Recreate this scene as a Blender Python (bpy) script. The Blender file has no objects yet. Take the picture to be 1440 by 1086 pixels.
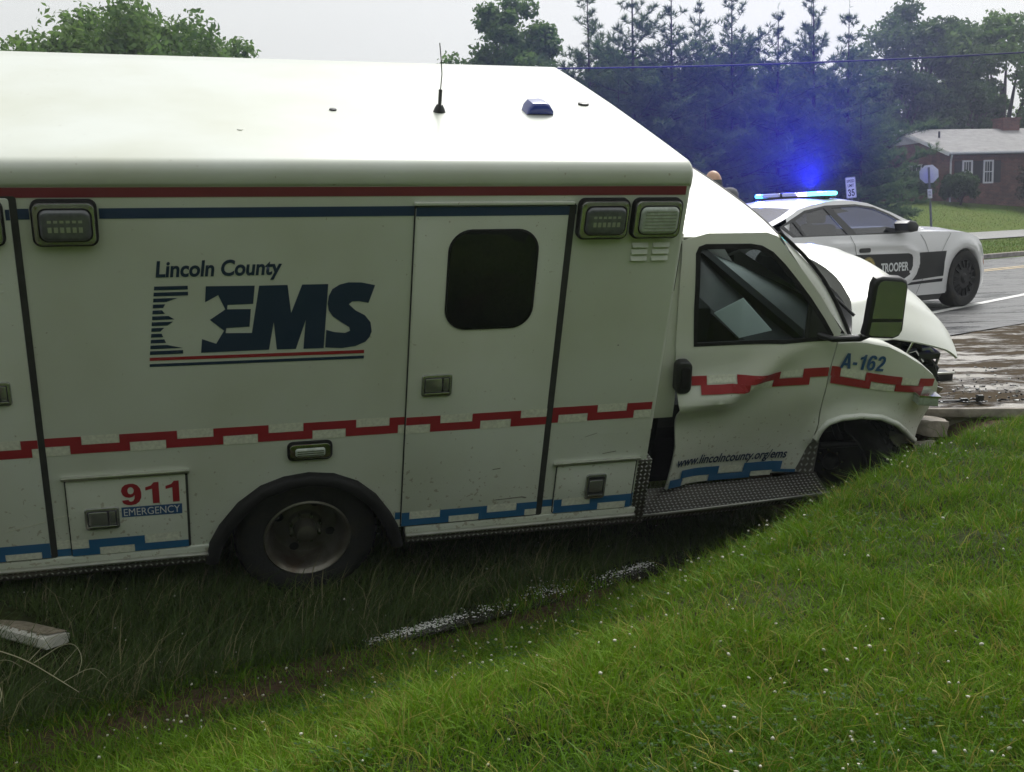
import bpy, bmesh, math, random
import numpy as np
from mathutils import Vector, Matrix
from mathutils.geometry import tessellate_polygon

random.seed(7)
RNG = np.random.default_rng(11)
sc = bpy.context.scene
COL = sc.collection
PI = math.pi

# ------------------------------------------------------------------ camera
cam_d = bpy.data.cameras.new('camera')
cam = bpy.data.objects.new('camera', cam_d)
COL.objects.link(cam)
R_ = (0.99950656, -0.00448008, -0.03108962)
D_ = (-0.03141076, -0.14255855, -0.98928784)
F_ = (0.0, 0.98977623, -0.14262893)
cam.matrix_world = Matrix(((R_[0], -D_[0], -F_[0], 0), (R_[1], -D_[1], -F_[1], 0), (R_[2], -D_[2], -F_[2], 0), (0, 0, 0, 1)))
cam_d.sensor_width = 36.0
cam_d.lens = 36.0 * 1580.0 / 1440.0
cam_d.clip_start = 0.05
cam_d.clip_end = 3000
sc.camera = cam

# ------------------------------------------------------------------ sky, sun, exposure
SUN_EL, SUN_AZ = math.radians(52), math.radians(22)      # the bright part of the overcast, beyond the ambulance
world = bpy.data.worlds.new('World')
sc.world = world
world.use_nodes = True
wn, wl = world.node_tree.nodes, world.node_tree.links
wn.clear()
sky = wn.new('ShaderNodeTexSky')
sky.sky_type = 'NISHITA'
sky.sun_disc = False
sky.sun_elevation = SUN_EL
sky.sun_rotation = SUN_AZ
sky.air_density = 1.0
sky.dust_density = 6.0
hs = wn.new('ShaderNodeHueSaturation')
hs.inputs['Saturation'].default_value = 0.12
wl.new(sky.outputs[0], hs.inputs['Color'])
bg = wn.new('ShaderNodeBackground')
bg.inputs['Strength'].default_value = 0.05
wl.new(hs.outputs[0], bg.inputs['Color'])
bg2 = wn.new('ShaderNodeBackground')                      # even cloud layer
bg2.inputs['Color'].default_value = (0.97, 1.0, 0.99, 1)
bg2.inputs['Strength'].default_value = 0.45
ad = wn.new('ShaderNodeAddShader')
wl.new(bg.outputs[0], ad.inputs[0])
wl.new(bg2.outputs[0], ad.inputs[1])
wo = wn.new('ShaderNodeOutputWorld')
wl.new(ad.outputs[0], wo.inputs['Surface'])

sun_d = bpy.data.lights.new('sun', 'SUN')
sun_d.energy = 2.4
sun_d.angle = math.radians(22)
sun_d.color = (1.0, 0.985, 0.95)
sun = bpy.data.objects.new('sun', sun_d)
COL.objects.link(sun)
sdir = Vector((math.sin(SUN_AZ) * math.cos(SUN_EL), math.cos(SUN_AZ) * math.cos(SUN_EL), math.sin(SUN_EL)))
sun.rotation_euler = sdir.to_track_quat('Z', 'Y').to_euler()

sc.view_settings.view_transform = 'Standard'
sc.view_settings.look = 'None'
sc.view_settings.exposure = 0.28
sc.view_settings.gamma = 1.0
sc.view_settings.use_curve_mapping = False
sc.render.engine = 'CYCLES'
sc.cycles.use_denoising = True
sc.cycles.max_bounces = 8
sc.cycles.transparent_max_bounces = 16
sc.cycles.volume_bounces = 0

# ------------------------------------------------------------------ materials
def _n(nt, t, **kw):
    n = nt.nodes.new(t)
    for k, v in kw.items():
        setattr(n, k, v)
    return n

def mat(name, col, rough=0.5, metal=0.0, spec=0.5, var=0.0, vs=6.0, bump=0.0, bs=60.0, coat=0.0, col2=None, c2s=3.0, c2lo=0.5, c2hi=0.6, detail=4.0):
    """principled surface with noise variation of the base colour, an optional second colour in patches and a fine noise relief"""
    m = bpy.data.materials.new(name)
    m.use_nodes = True
    nt = m.node_tree
    b = nt.nodes['Principled BSDF']
    b.inputs['Roughness'].default_value = rough
    b.inputs['Metallic'].default_value = metal
    b.inputs['Specular IOR Level'].default_value = spec
    b.inputs['Coat Weight'].default_value = coat
    b.inputs['Coat Roughness'].default_value = 0.08
    b.inputs['Base Color'].default_value = (*col, 1)
    tc = _n(nt, 'ShaderNodeTexCoord')
    src = None
    if col2 is not None:
        no = _n(nt, 'ShaderNodeTexNoise')
        no.inputs['Scale'].default_value = c2s
        no.inputs['Detail'].default_value = 6
        nt.links.new(tc.outputs['Object'], no.inputs['Vector'])
        mr = _n(nt, 'ShaderNodeMapRange')
        mr.inputs[1].default_value = c2lo
        mr.inputs[2].default_value = c2hi
        nt.links.new(no.outputs[0], mr.inputs[0])
        mx = _n(nt, 'ShaderNodeMix', data_type='RGBA')
        mx.inputs[6].default_value = (*col, 1)
        mx.inputs[7].default_value = (*col2, 1)
        nt.links.new(mr.outputs[0], mx.inputs[0])
        src = mx.outputs[2]
    if var:
        no = _n(nt, 'ShaderNodeTexNoise')
        no.inputs['Scale'].default_value = vs
        no.inputs['Detail'].default_value = detail
        nt.links.new(tc.outputs['Object'], no.inputs['Vector'])
        mr = _n(nt, 'ShaderNodeMapRange')
        mr.inputs[1].default_value = 0.3
        mr.inputs[2].default_value = 0.7
        mr.inputs[3].default_value = 1 - var
        mr.inputs[4].default_value = 1 + var
        nt.links.new(no.outputs[0], mr.inputs[0])
        mx = _n(nt, 'ShaderNodeMix', data_type='RGBA', blend_type='MULTIPLY')
        mx.inputs[0].default_value = 1
        if src:
            nt.links.new(src, mx.inputs[6])
        else:
            mx.inputs[6].default_value = (*col, 1)
        cr = _n(nt, 'ShaderNodeCombineColor')
        for i in range(3):
            nt.links.new(mr.outputs[0], cr.inputs[i])
        nt.links.new(cr.outputs[0], mx.inputs[7])
        src = mx.outputs[2]
    if src:
        nt.links.new(src, b.inputs['Base Color'])
    if bump:
        no = _n(nt, 'ShaderNodeTexNoise')
        no.inputs['Scale'].default_value = bs
        no.inputs['Detail'].default_value = 5
        nt.links.new(tc.outputs['Object'], no.inputs['Vector'])
        bu = _n(nt, 'ShaderNodeBump')
        bu.inputs['Strength'].default_value = bump
        bu.inputs['Distance'].default_value = 0.02
        nt.links.new(no.outputs[0], bu.inputs['Height'])
        nt.links.new(bu.outputs[0], b.inputs['Normal'])
    return m

def paint_white(name, col=(0.68, 0.715, 0.65)):
    """white vehicle enamel under a film of road grime, with mud spatter that thickens towards the sills"""
    m = mat(name, col, rough=0.32, coat=0.35)
    nt = m.node_tree
    b = nt.nodes['Principled BSDF']
    tc = _n(nt, 'ShaderNodeTexCoord')
    sp = _n(nt, 'ShaderNodeSeparateXYZ')
    nt.links.new(tc.outputs['Object'], sp.inputs[0])
    film = _n(nt, 'ShaderNodeTexNoise')
    film.inputs['Scale'].default_value = 1.7
    film.inputs['Detail'].default_value = 7
    nt.links.new(tc.outputs['Object'], film.inputs['Vector'])
    spl = _n(nt, 'ShaderNodeTexNoise')
    spl.inputs['Scale'].default_value = 42
    spl.inputs['Detail'].default_value = 3
    nt.links.new(tc.outputs['Object'], spl.inputs['Vector'])
    zr = _n(nt, 'ShaderNodeMapRange')
    zr.inputs[1].default_value = 0.35
    zr.inputs[2].default_value = 1.0
    zr.inputs[3].default_value = 0.60
    zr.inputs[4].default_value = 0.72
    nt.links.new(sp.outputs[2], zr.inputs[0])
    th = _n(nt, 'ShaderNodeMath', operation='GREATER_THAN')
    nt.links.new(spl.outputs[0], th.inputs[0])
    nt.links.new(zr.outputs[0], th.inputs[1])
    m1 = _n(nt, 'ShaderNodeMix', data_type='RGBA')
    m1.inputs[6].default_value = (*col, 1)
    m1.inputs[7].default_value = (col[0] * 0.86, col[1] * 0.85, col[2] * 0.78, 1)
    fr = _n(nt, 'ShaderNodeMapRange')
    fr.inputs[1].default_value = 0.35
    fr.inputs[2].default_value = 0.75
    nt.links.new(film.outputs[0], fr.inputs[0])
    nt.links.new(fr.outputs[0], m1.inputs[0])
    m2 = _n(nt, 'ShaderNodeMix', data_type='RGBA')
    m2.inputs[7].default_value = (0.30, 0.25, 0.17, 1)
    nt.links.new(m1.outputs[2], m2.inputs[6])
    mu = _n(nt, 'ShaderNodeMath', operation='MULTIPLY')
    mu.inputs[1].default_value = 0.55
    nt.links.new(th.outputs[0], mu.inputs[0])
    nt.links.new(mu.outputs[0], m2.inputs[0])
    nt.links.new(m2.outputs[2], b.inputs['Base Color'])
    rr = _n(nt, 'ShaderNodeMapRange')
    rr.inputs[3].default_value = 0.22
    rr.inputs[4].default_value = 0.45
    nt.links.new(film.outputs[0], rr.inputs[0])
    nt.links.new(rr.outputs[0], b.inputs['Roughness'])
    return m

def glass(name, tint=(0.35, 0.40, 0.38), gloss=0.16):
    m = bpy.data.materials.new(name)
    m.use_nodes = True
    nt = m.node_tree
    nt.nodes.clear()
    tr = _n(nt, 'ShaderNodeBsdfTransparent')
    tr.inputs[0].default_value = (*tint, 1)
    gl = _n(nt, 'ShaderNodeBsdfGlossy')
    gl.inputs['Roughness'].default_value = 0.02
    fr = _n(nt, 'ShaderNodeFresnel')
    fr.inputs[0].default_value = 1.5
    ma = _n(nt, 'ShaderNodeMath', operation='MULTIPLY_ADD')
    ma.inputs[1].default_value = 0.9
    ma.inputs[2].default_value = gloss - 0.05
    nt.links.new(fr.outputs[0], ma.inputs[0])
    mx = _n(nt, 'ShaderNodeMixShader')
    nt.links.new(ma.outputs[0], mx.inputs[0])
    nt.links.new(tr.outputs[0], mx.inputs[1])
    nt.links.new(gl.outputs[0], mx.inputs[2])
    o = _n(nt, 'ShaderNodeOutputMaterial')
    nt.links.new(mx.outputs[0], o.inputs[0])
    return m

def emit(name, col, s):
    m = bpy.data.materials.new(name)
    m.use_nodes = True
    nt = m.node_tree
    b = nt.nodes['Principled BSDF']
    b.inputs['Base Color'].default_value = (*col, 1)
    b.inputs['Emission Color'].default_value = (*col, 1)
    b.inputs['Emission Strength'].default_value = s
    b.inputs['Roughness'].default_value = 0.15
    return m

def diamond_plate(name, k=120.0, base=0.5):
    """tread plate: raised lozenges in alternating directions, worn bright on top and grimy between"""
    m = mat(name, (base, base, base * 0.96), rough=0.35, metal=0.85)
    nt = m.node_tree
    b = nt.nodes['Principled BSDF']
    tc = _n(nt, 'ShaderNodeTexCoord')
    sp = _n(nt, 'ShaderNodeSeparateXYZ')
    nt.links.new(tc.outputs['Object'], sp.inputs[0])
    def M(op, a, c=None):
        n = _n(nt, 'ShaderNodeMath', operation=op)
        for i, v in enumerate((a, c)):
            if v is None: continue
            if isinstance(v, (int, float)): n.inputs[i].default_value = v
            else: nt.links.new(v, n.inputs[i])
        return n.outputs[0]
    yz = M('ADD', sp.outputs[1], sp.outputs[2])
    u = M('MULTIPLY', M('ADD', sp.outputs[0], yz), k)
    w = M('MULTIPLY', M('SUBTRACT', sp.outputs[0], yz), k)
    def loz(p, q):
        return M('MULTIPLY', M('POWER', M('MAXIMUM', M('SINE', p), 0.0), 0.7), M('POWER', M('MAXIMUM', M('SINE', M('MULTIPLY', q, 1.0)), 0.0), 4.0))
    h = M('MAXIMUM', loz(u, w), loz(M('ADD', w, 3.1416), M('ADD', u, 3.1416)))
    mx = _n(nt, 'ShaderNodeMix', data_type='RGBA')
    mx.inputs[6].default_value = (base * 0.35, base * 0.33, base * 0.29, 1)
    mx.inputs[7].default_value = (min(1, base * 1.6), min(1, base * 1.6), min(1, base * 1.55), 1)
    nt.links.new(h, mx.inputs[0])
    nt.links.new(mx.outputs[2], b.inputs['Base Color'])
    bu = _n(nt, 'ShaderNodeBump')
    bu.inputs['Strength'].default_value = 1.0
    bu.inputs['Distance'].default_value = 0.005
    nt.links.new(h, bu.inputs['Height'])
    nt.links.new(bu.outputs[0], b.inputs['Normal'])
    return m

def vcol_mat(name, rough=0.55, trans=0.3, spec=0.3):
    """foliage: colour from the leaf's own attribute, part of the light passes through"""
    m = bpy.data.materials.new(name)
    m.use_nodes = True
    nt = m.node_tree
    b = nt.nodes['Principled BSDF']
    b.inputs['Roughness'].default_value = rough
    b.inputs['Specular IOR Level'].default_value = spec
    at = _n(nt, 'ShaderNodeAttribute')
    at.attribute_name = 'Col'
    nt.links.new(at.outputs['Color'], b.inputs['Base Color'])
    if trans:
        tl = _n(nt, 'ShaderNodeBsdfTranslucent')
        nt.links.new(at.outputs['Color'], tl.inputs[0])
        mx = _n(nt, 'ShaderNodeMixShader')
        mx.inputs[0].default_value = trans
        nt.links.new(b.outputs[0], mx.inputs[1])
        nt.links.new(tl.outputs[0], mx.inputs[2])
        nt.links.new(mx.outputs[0], nt.nodes['Material Output'].inputs[0])
    return m

MW = paint_white('white_enamel')
MW2 = paint_white('white_cab_enamel', (0.745, 0.765, 0.715))
M_CRUISER = mat('white_cruiser_paint', (0.78, 0.78, 0.80), rough=0.22, coat=0.6, var=0.03, vs=2)
M_BLACKPAINT = mat('black_vinyl', (0.012, 0.013, 0.017), rough=0.3, var=0.2)
M_RUBBER = mat('black_rubber', (0.012, 0.012, 0.012), rough=0.6, spec=0.25, var=0.3, vs=14, bump=0.15)
M_GASKET = mat('weathered_gasket', (0.032, 0.034, 0.03), rough=0.7, var=0.3, vs=14)
M_SCUFF = mat('scuffed_paint', (0.22, 0.21, 0.18), rough=0.7, var=0.4, vs=40)
M_TYRE = mat('tyre_rubber', (0.018, 0.018, 0.018), rough=0.75, col2=(0.035, 0.03, 0.022), c2s=7, c2lo=0.52, c2hi=0.68, bump=0.3, bs=50)
M_DARK = mat('dark_underside', (0.012, 0.012, 0.012), rough=0.8, var=0.3)
M_TRIM = mat('dark_trim_plastic', (0.02, 0.021, 0.022), rough=0.4, var=0.2)
M_CHROME = mat('weathered_chrome', (0.55, 0.56, 0.54), rough=0.18, metal=1.0, var=0.12, vs=20)
M_BEZEL = mat('lamp_bezel_chrome', (0.46, 0.47, 0.46), rough=0.25, metal=0.8, var=0.15, vs=20)
M_STEEL = mat('brushed_steel_rim', (0.23, 0.215, 0.185), rough=0.4, metal=0.75, col2=(0.10, 0.075, 0.05), c2s=5, c2lo=0.5, c2hi=0.7, bump=0.1)
M_ALU = mat('aluminium_edge', (0.72, 0.72, 0.68), rough=0.28, metal=0.9, var=0.1, vs=15)
M_PLATE = diamond_plate('diamond_plate', 120.0, 0.42)
M_PLATE2 = diamond_plate('bright_diamond_plate', 75.0, 0.75)
M_PLATE2.node_tree.nodes['Principled BSDF'].inputs['Metallic'].default_value = 0.25
M_RED = mat('red_stripe_vinyl', (0.36, 0.022, 0.03), rough=0.35, var=0.08)
M_REDDULL = mat('maroon_stripe_vinyl', (0.22, 0.03, 0.045), rough=0.4, var=0.06)
M_NAVY = mat('navy_stripe_vinyl', (0.018, 0.045, 0.12), rough=0.4, var=0.06)
M_INK = mat('navy_letter_vinyl', (0.012, 0.032, 0.075), rough=0.4, var=0.05)
M_BLUE = mat('blue_stripe_vinyl', (0.02, 0.13, 0.30), rough=0.4, var=0.1)
M_LETBLUE = mat('blue_letter_vinyl', (0.025, 0.09, 0.24), rough=0.4)
M_REFLECT = mat('reflective_tape', (0.74, 0.75, 0.65), rough=0.5, var=0.14, vs=60, detail=6)
M_WHITEVINYL = mat('white_letter_vinyl', (0.72, 0.74, 0.76), rough=0.4)
M_SMOKED = mat('smoked_lens', (0.10, 0.105, 0.115), rough=0.12, coat=0.6, var=0.2, vs=30)
M_CLEARLENS = mat('clear_ribbed_lens', (0.42, 0.47, 0.42), rough=0.15, coat=0.6, var=0.2, vs=40)
M_LED = mat('led_reflector', (0.5, 0.5, 0.52), rough=0.2, metal=0.6)
M_BLACKGLASS = mat('privacy_glass', (0.005, 0.006, 0.008), rough=0.05, spec=0.5, coat=0.0)
M_GLASS = glass('side_glass', (0.62, 0.71, 0.71), 0.04)
M_TINT = glass('tinted_far_glass', (0.10, 0.11, 0.115), 0.05)
M_WSGLASS = glass('windshield_glass', (0.82, 0.92, 0.90), 0.06)
M_CGLASS = glass('cruiser_glass', (0.17, 0.20, 0.32), 0.14)  # reflected blue light is put into the tint
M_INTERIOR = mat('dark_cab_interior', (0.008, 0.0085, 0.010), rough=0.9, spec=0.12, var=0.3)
M_DASH = mat('grey_dashboard_pad', (0.030, 0.034, 0.036), rough=0.6, spec=0.4, var=0.15)
M_SEAT = mat('grey_seat_fabric', (0.05, 0.05, 0.055), rough=0.9, bump=0.3, bs=120)
M_PAPER = mat('paper', (0.70, 0.73, 0.70), rough=0.7, var=0.05)
M_MIRROR = mat('mirror_glass', (0.40, 0.40, 0.44), rough=0.12, metal=0.75)
M_ENGINE = mat('engine_plastic', (0.025, 0.025, 0.027), rough=0.45, var=0.4, vs=12)
M_BLUELENS = mat('blue_dome_lens', (0.03, 0.05, 0.26), rough=0.15, coat=0.6)
M_GOLD = mat('gold_seal', (0.42, 0.34, 0.12), rough=0.4, metal=0.2, var=0.35, vs=40)
M_BROWNSEAL = mat('seal_ink', (0.10, 0.09, 0.06), rough=0.5)
M_AMBER = mat('amber_lens', (0.55, 0.12, 0.02), rough=0.2, coat=0.4)
M_WHEELBLACK = mat('black_steel_wheel', (0.03, 0.03, 0.032), rough=0.4, metal=0.5, var=0.3)
M_SKIN = mat('skin', (0.55, 0.34, 0.25), rough=0.5, var=0.08, vs=20)
M_GREYCLOTH = mat('grey_uniform_cloth', (0.10, 0.11, 0.13), rough=0.85, var=0.15)
M_HATGREY = mat('grey_hat_felt', (0.16, 0.165, 0.19), rough=0.9, var=0.12)
M_DARKCLOTH = mat('dark_trousers', (0.03, 0.032, 0.04), rough=0.85, var=0.2)
M_BLUECLOTH = mat('navy_shirt', (0.03, 0.04, 0.075), rough=0.85, var=0.2)
M_SHOE = mat('black_leather', (0.015, 0.015, 0.015), rough=0.4)
M_BARK = mat('bark', (0.055, 0.043, 0.034), rough=0.9, var=0.4, vs=8, bump=0.6, bs=15)
M_LEAF = vcol_mat('leaf', 0.6, 0.48, 0.2)
M_GRASS = vcol_mat('grass_blade', 0.55, 0.30, 0.18)
M_FLOWER = mat('white_clover_petal', (0.60, 0.58, 0.48), rough=0.8, var=0.2, vs=40)
M_TWIG = mat('pale_dead_stem', (0.42, 0.40, 0.25), rough=0.8, var=0.2)
M_SIGNBACK = mat('sign_back_aluminium', (0.62, 0.64, 0.64), rough=0.45, metal=0.2, var=0.06)
M_SIGNWHITE = mat('sign_white', (0.75, 0.76, 0.76), rough=0.4, var=0.03)
M_SIGNBLACK = mat('sign_black', (0.02, 0.02, 0.02), rough=0.5)
M_POST = mat('galvanised_post', (0.16, 0.17, 0.16), rough=0.6, metal=0.3, var=0.2)
M_WIRE = mat('cable', (0.03, 0.035, 0.033), rough=0.7)
M_CONC = mat('broken_concrete', (0.30, 0.27, 0.23), rough=0.9, var=0.3, vs=9, bump=0.6, bs=20)
M_WOODWHITE = mat('painted_board', (0.70, 0.68, 0.62), rough=0.5, var=0.1)
M_RUSTWOOD = mat('mud_smeared_metal', (0.34, 0.29, 0.22), rough=0.7, var=0.3, vs=30)

# ------------------------------------------------------------------ object helpers
def link(name, me, material, parent=None, smooth=False):
    if material is not None and not me.materials:
        for mm in (material if isinstance(material, (list, tuple)) else [material]):
            me.materials.append(mm)
    o = bpy.data.objects.new(name, me)
    COL.objects.link(o)
    if parent is not None:
        o.parent = parent
    if smooth:
        me.shade_smooth()
    return o

def tag(o, label=None, cat=None, group=None, kind=None):
    if label: o['label'] = label
    if cat: o['category'] = cat
    if group: o['group'] = group
    if kind: o['kind'] = kind
    return o

def thing(name, label, cat, loc=(0, 0, 0), rz=0.0, group=None, mw=None):
    o = bpy.data.objects.new(name, None)
    o.empty_display_size = 0.2
    COL.objects.link(o)
    if mw is not None:
        o.matrix_world = mw
    else:
        o.location = loc
        o.rotation_euler = (0, 0, rz)
    return tag(o, label, cat, group)

def copy_tree(o, parent=None):
    c = o.copy()
    COL.objects.link(c)
    c.parent = parent
    for ch in list(o.children):
        copy_tree(ch, c)
    return c

def from_bm(name, bm, material, parent=None, smooth=False, angle=None):
    bmesh.ops.recalc_face_normals(bm, faces=bm.faces[:])
    me = bpy.data.meshes.new(name)
    bm.to_mesh(me)
    bm.free()
    o = link(name, me, material, parent)
    if angle is not None:
        me.shade_smooth()
        me.set_sharp_from_angle(angle=math.radians(angle))
    elif smooth:
        me.shade_smooth()
    return o

def mesh(name, V, Fc, material, parent=None, smooth=False, angle=None):
    me = bpy.data.meshes.new(name)
    me.from_pydata([tuple(v) for v in V], [], Fc)
    me.update()
    bm = bmesh.new()
    bm.from_mesh(me)
    bpy.data.meshes.remove(me)
    return from_bm(name, bm, material, parent, smooth, angle)

def bm_box(bm, x0, x1, y0, y1, z0, z1, bev=0.0):
    r = bmesh.ops.create_cube(bm, size=1)
    vs = r['verts']
    for v in vs:
        v.co = Vector(((x0 + x1) / 2 + v.co.x * (x1 - x0), (y0 + y1) / 2 + v.co.y * (y1 - y0), (z0 + z1) / 2 + v.co.z * (z1 - z0)))
    if bev:
        es = list({e for v in vs for e in v.link_edges})
        bmesh.ops.bevel(bm, geom=es, offset=bev, segments=2, affect='EDGES', profile=0.5)

def box(name, x0, x1, y0, y1, z0, z1, material, parent=None, bev=0.0):
    bm = bmesh.new()
    bm_box(bm, x0, x1, y0, y1, z0, z1, bev)
    return from_bm(name, bm, material, parent, angle=35 if bev else None)

def bm_tube(bm, pts, r, seg=8, cap=True):
    pts = [Vector(p) for p in pts]
    rs = r if isinstance(r, (list, tuple)) else [r] * len(pts)
    rings = []
    up = Vector((0.13, 0.31, 0.94)).normalized()
    for i, p in enumerate(pts):
        d = (pts[min(i + 1, len(pts) - 1)] - pts[max(i - 1, 0)]).normalized()
        a = d.cross(up)
        if a.length < 1e-3:
            a = d.cross(Vector((1, 0, 0)))
        a.normalize()
        b = d.cross(a)
        rings.append([bm.verts.new(p + (a * math.cos(2 * PI * k / seg) + b * math.sin(2 * PI * k / seg)) * rs[i]) for k in range(seg)])
    for i in range(len(rings) - 1):
        for k in range(seg):
            bm.faces.new((rings[i][k], rings[i][(k + 1) % seg], rings[i + 1][(k + 1) % seg], rings[i + 1][k]))
    if cap:
        bm.faces.new(rings[0][::-1])
        bm.faces.new(rings[-1])

def tube(name, pts, r, material, parent=None, seg=8):
    bm = bmesh.new()
    bm_tube(bm, pts, r, seg)
    return from_bm(name, bm, material, parent, angle=50)

def bm_lathe(bm, prof, axis='Y', c=(0, 0, 0), seg=40):
    rings = []
    for (r, h) in prof:
        ring = []
        for k in range(seg):
            a = 2 * PI * k / seg
            if axis == 'Y':
                p = (c[0] + r * math.cos(a), c[1] + h, c[2] + r * math.sin(a))
            else:
                p = (c[0] + r * math.cos(a), c[1] + r * math.sin(a), c[2] + h)
            ring.append(bm.verts.new(p))
        rings.append(ring)
    for i in range(len(rings) - 1):
        for k in range(seg):
            bm.faces.new((rings[i][k], rings[i][(k + 1) % seg], rings[i + 1][(k + 1) % seg], rings[i + 1][k]))
    bmesh.ops.remove_doubles(bm, verts=bm.verts[:], dist=1e-5)

def lathe(name, prof, material, parent=None, axis='Y', c=(0, 0, 0), seg=40, angle=35):
    bm = bmesh.new()
    bm_lathe(bm, prof, axis, c, seg)
    return from_bm(name, bm, material, parent, angle=angle)

def rrect(x0, x1, z0, z1, r, n=5, shear=0.0):
    pts = []
    for cx, cz, a0 in ((x1 - r, z1 - r, 0), (x0 + r, z1 - r, 90), (x0 + r, z0 + r, 180), (x1 - r, z0 + r, 270)):
        for k in range(n + 1):
            a = math.radians(a0 + 90 * k / n)
            z = cz + r * math.sin(a)
            pts.append((cx + r * math.cos(a) + shear * (z - z0), z))
    return pts

def bm_prism(bm, poly, y0, y1, bev=0.0, seg=2):
    """solid between y0 (back) and y1 (front, facing -Y when y1 < y0) with a rounded front edge"""
    n = len(poly)
    cx = sum(p[0] for p in poly) / n
    cz = sum(p[1] for p in poly) / n
    sg = 1 if y1 > y0 else -1
    w = max(p[0] for p in poly) - min(p[0] for p in poly)
    h = max(p[1] for p in poly) - min(p[1] for p in poly)
    rings = [[bm.verts.new((x, y0, z)) for x, z in poly]]
    if bev:
        for k in range(seg + 1):
            a = PI / 2 * k / seg
            ins, yy = bev * (1 - math.cos(a)), y1 - sg * bev * (1 - math.sin(a))
            sx, sz = 1 - 2 * ins / w, 1 - 2 * ins / h
            rings.append([bm.verts.new((cx + (x - cx) * sx, yy, cz + (z - cz) * sz)) for x, z in poly])
    else:
        rings.append([bm.verts.new((x, y1, z)) for x, z in poly])
    for i in range(len(rings) - 1):
        for k in range(n):
            bm.faces.new((rings[i][k], rings[i][(k + 1) % n], rings[i + 1][(k + 1) % n], rings[i + 1][k]))
    bm.faces.new(rings[0][::-1])
    bm.faces.new(rings[-1])

def prism(name, poly, y0, y1, material, parent=None, bev=0.0, seg=2):
    bm = bmesh.new()
    bm_prism(bm, poly, y0, y1, bev, seg)
    return from_bm(name, bm, material, parent, angle=40)

def bm_poly_grid(polys, step=None, cuts_x=(), cuts_z=()):
    """fill (outer + holes) in the XZ plane and cut it on a grid, so that it can be bent afterwards"""
    bm = bmesh.new()
    for pl in polys:
        loops = [[Vector((x, 0, z)) for x, z in l] for l in pl]
        flat = [v for l in loops for v in l]
        loops2 = [[Vector((v.x, v.z, 0)) for v in l] for l in loops]
        vs = [bm.verts.new(v) for v in flat]
        for t in tessellate_polygon(loops2):
            try:
                bm.faces.new([vs[i] for i in t])
            except ValueError:
                pass
    bmesh.ops.remove_doubles(bm, verts=bm.verts[:], dist=1e-5)
    xs = [v.co.x for v in bm.verts]
    zs = [v.co.z for v in bm.verts]
    cx, cz = list(cuts_x), list(cuts_z)
    if step:
        cx += list(np.arange(math.floor(min(xs) / step) * step + step, max(xs), step))
        cz += list(np.arange(math.floor(min(zs) / step) * step + step, max(zs), step))
    for x in cx:
        bmesh.ops.bisect_plane(bm, geom=bm.verts[:] + bm.edges[:] + bm.faces[:], plane_co=(x, 0, 0), plane_no=(1, 0, 0), dist=1e-5)
    for z in cz:
        bmesh.ops.bisect_plane(bm, geom=bm.verts[:] + bm.edges[:] + bm.faces[:], plane_co=(0, 0, z), plane_no=(0, 0, 1), dist=1e-5)
    return bm

def panel(name, polys, yf, material, parent=None, step=0.05, thick=0.0, angle=45):
    bm = bm_poly_grid(polys, step)
    for v in bm.verts:
        v.co.y = yf(v.co.x, v.co.z)
    bmesh.ops.recalc_face_normals(bm, faces=bm.faces[:])
    if thick:
        # make the outer side face -Y before giving it thickness
        s = sum(f.normal.y * f.calc_area() for f in bm.faces)
        if s > 0:
            bmesh.ops.reverse_faces(bm, faces=bm.faces[:])
        bmesh.ops.solidify(bm, geom=bm.faces[:], thickness=thick)
    return from_bm(name, bm, material, parent, angle=angle)

def text_mesh(s, bold=0.0, res=4):
    cu = bpy.data.curves.new('lettering', 'FONT')
    cu.body = s
    cu.offset = bold
    cu.resolution_u = res
    cu.fill_mode = 'FRONT'
    o = bpy.data.objects.new('lettering', cu)
    COL.objects.link(o)
    dg = bpy.context.evaluated_depsgraph_get()
    me = bpy.data.meshes.new_from_object(o.evaluated_get(dg))
    bpy.data.objects.remove(o)
    bpy.data.curves.remove(cu)
    return me

def lettering(s, x0, x1, z0, z1, yf, material, parent, bold=0.0, shear=0.0, slope=0.0, name='lettering', sign=1):
    """flat letters fitted between x0..x1 and z0..z1 in the XZ plane; slope tilts the base line"""
    me = text_mesh(s, bold)
    xs = [v.co.x for v in me.vertices]
    ys = [v.co.y for v in me.vertices]
    ax, bx, ay, by = min(xs), max(xs), min(ys), max(ys)
    for v in me.vertices:
        u = (v.co.x - ax) / (bx - ax)
        w = (v.co.y - ay) / (by - ay)
        z = z0 + w * (z1 - z0)
        x = x0 + u * (x1 - x0) + shear * (z - z0)
        z += slope * (x - x0)
        v.co = Vector((x, yf(x, z), z))
    me.materials.clear()
    return link(name, me, material, parent)

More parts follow.
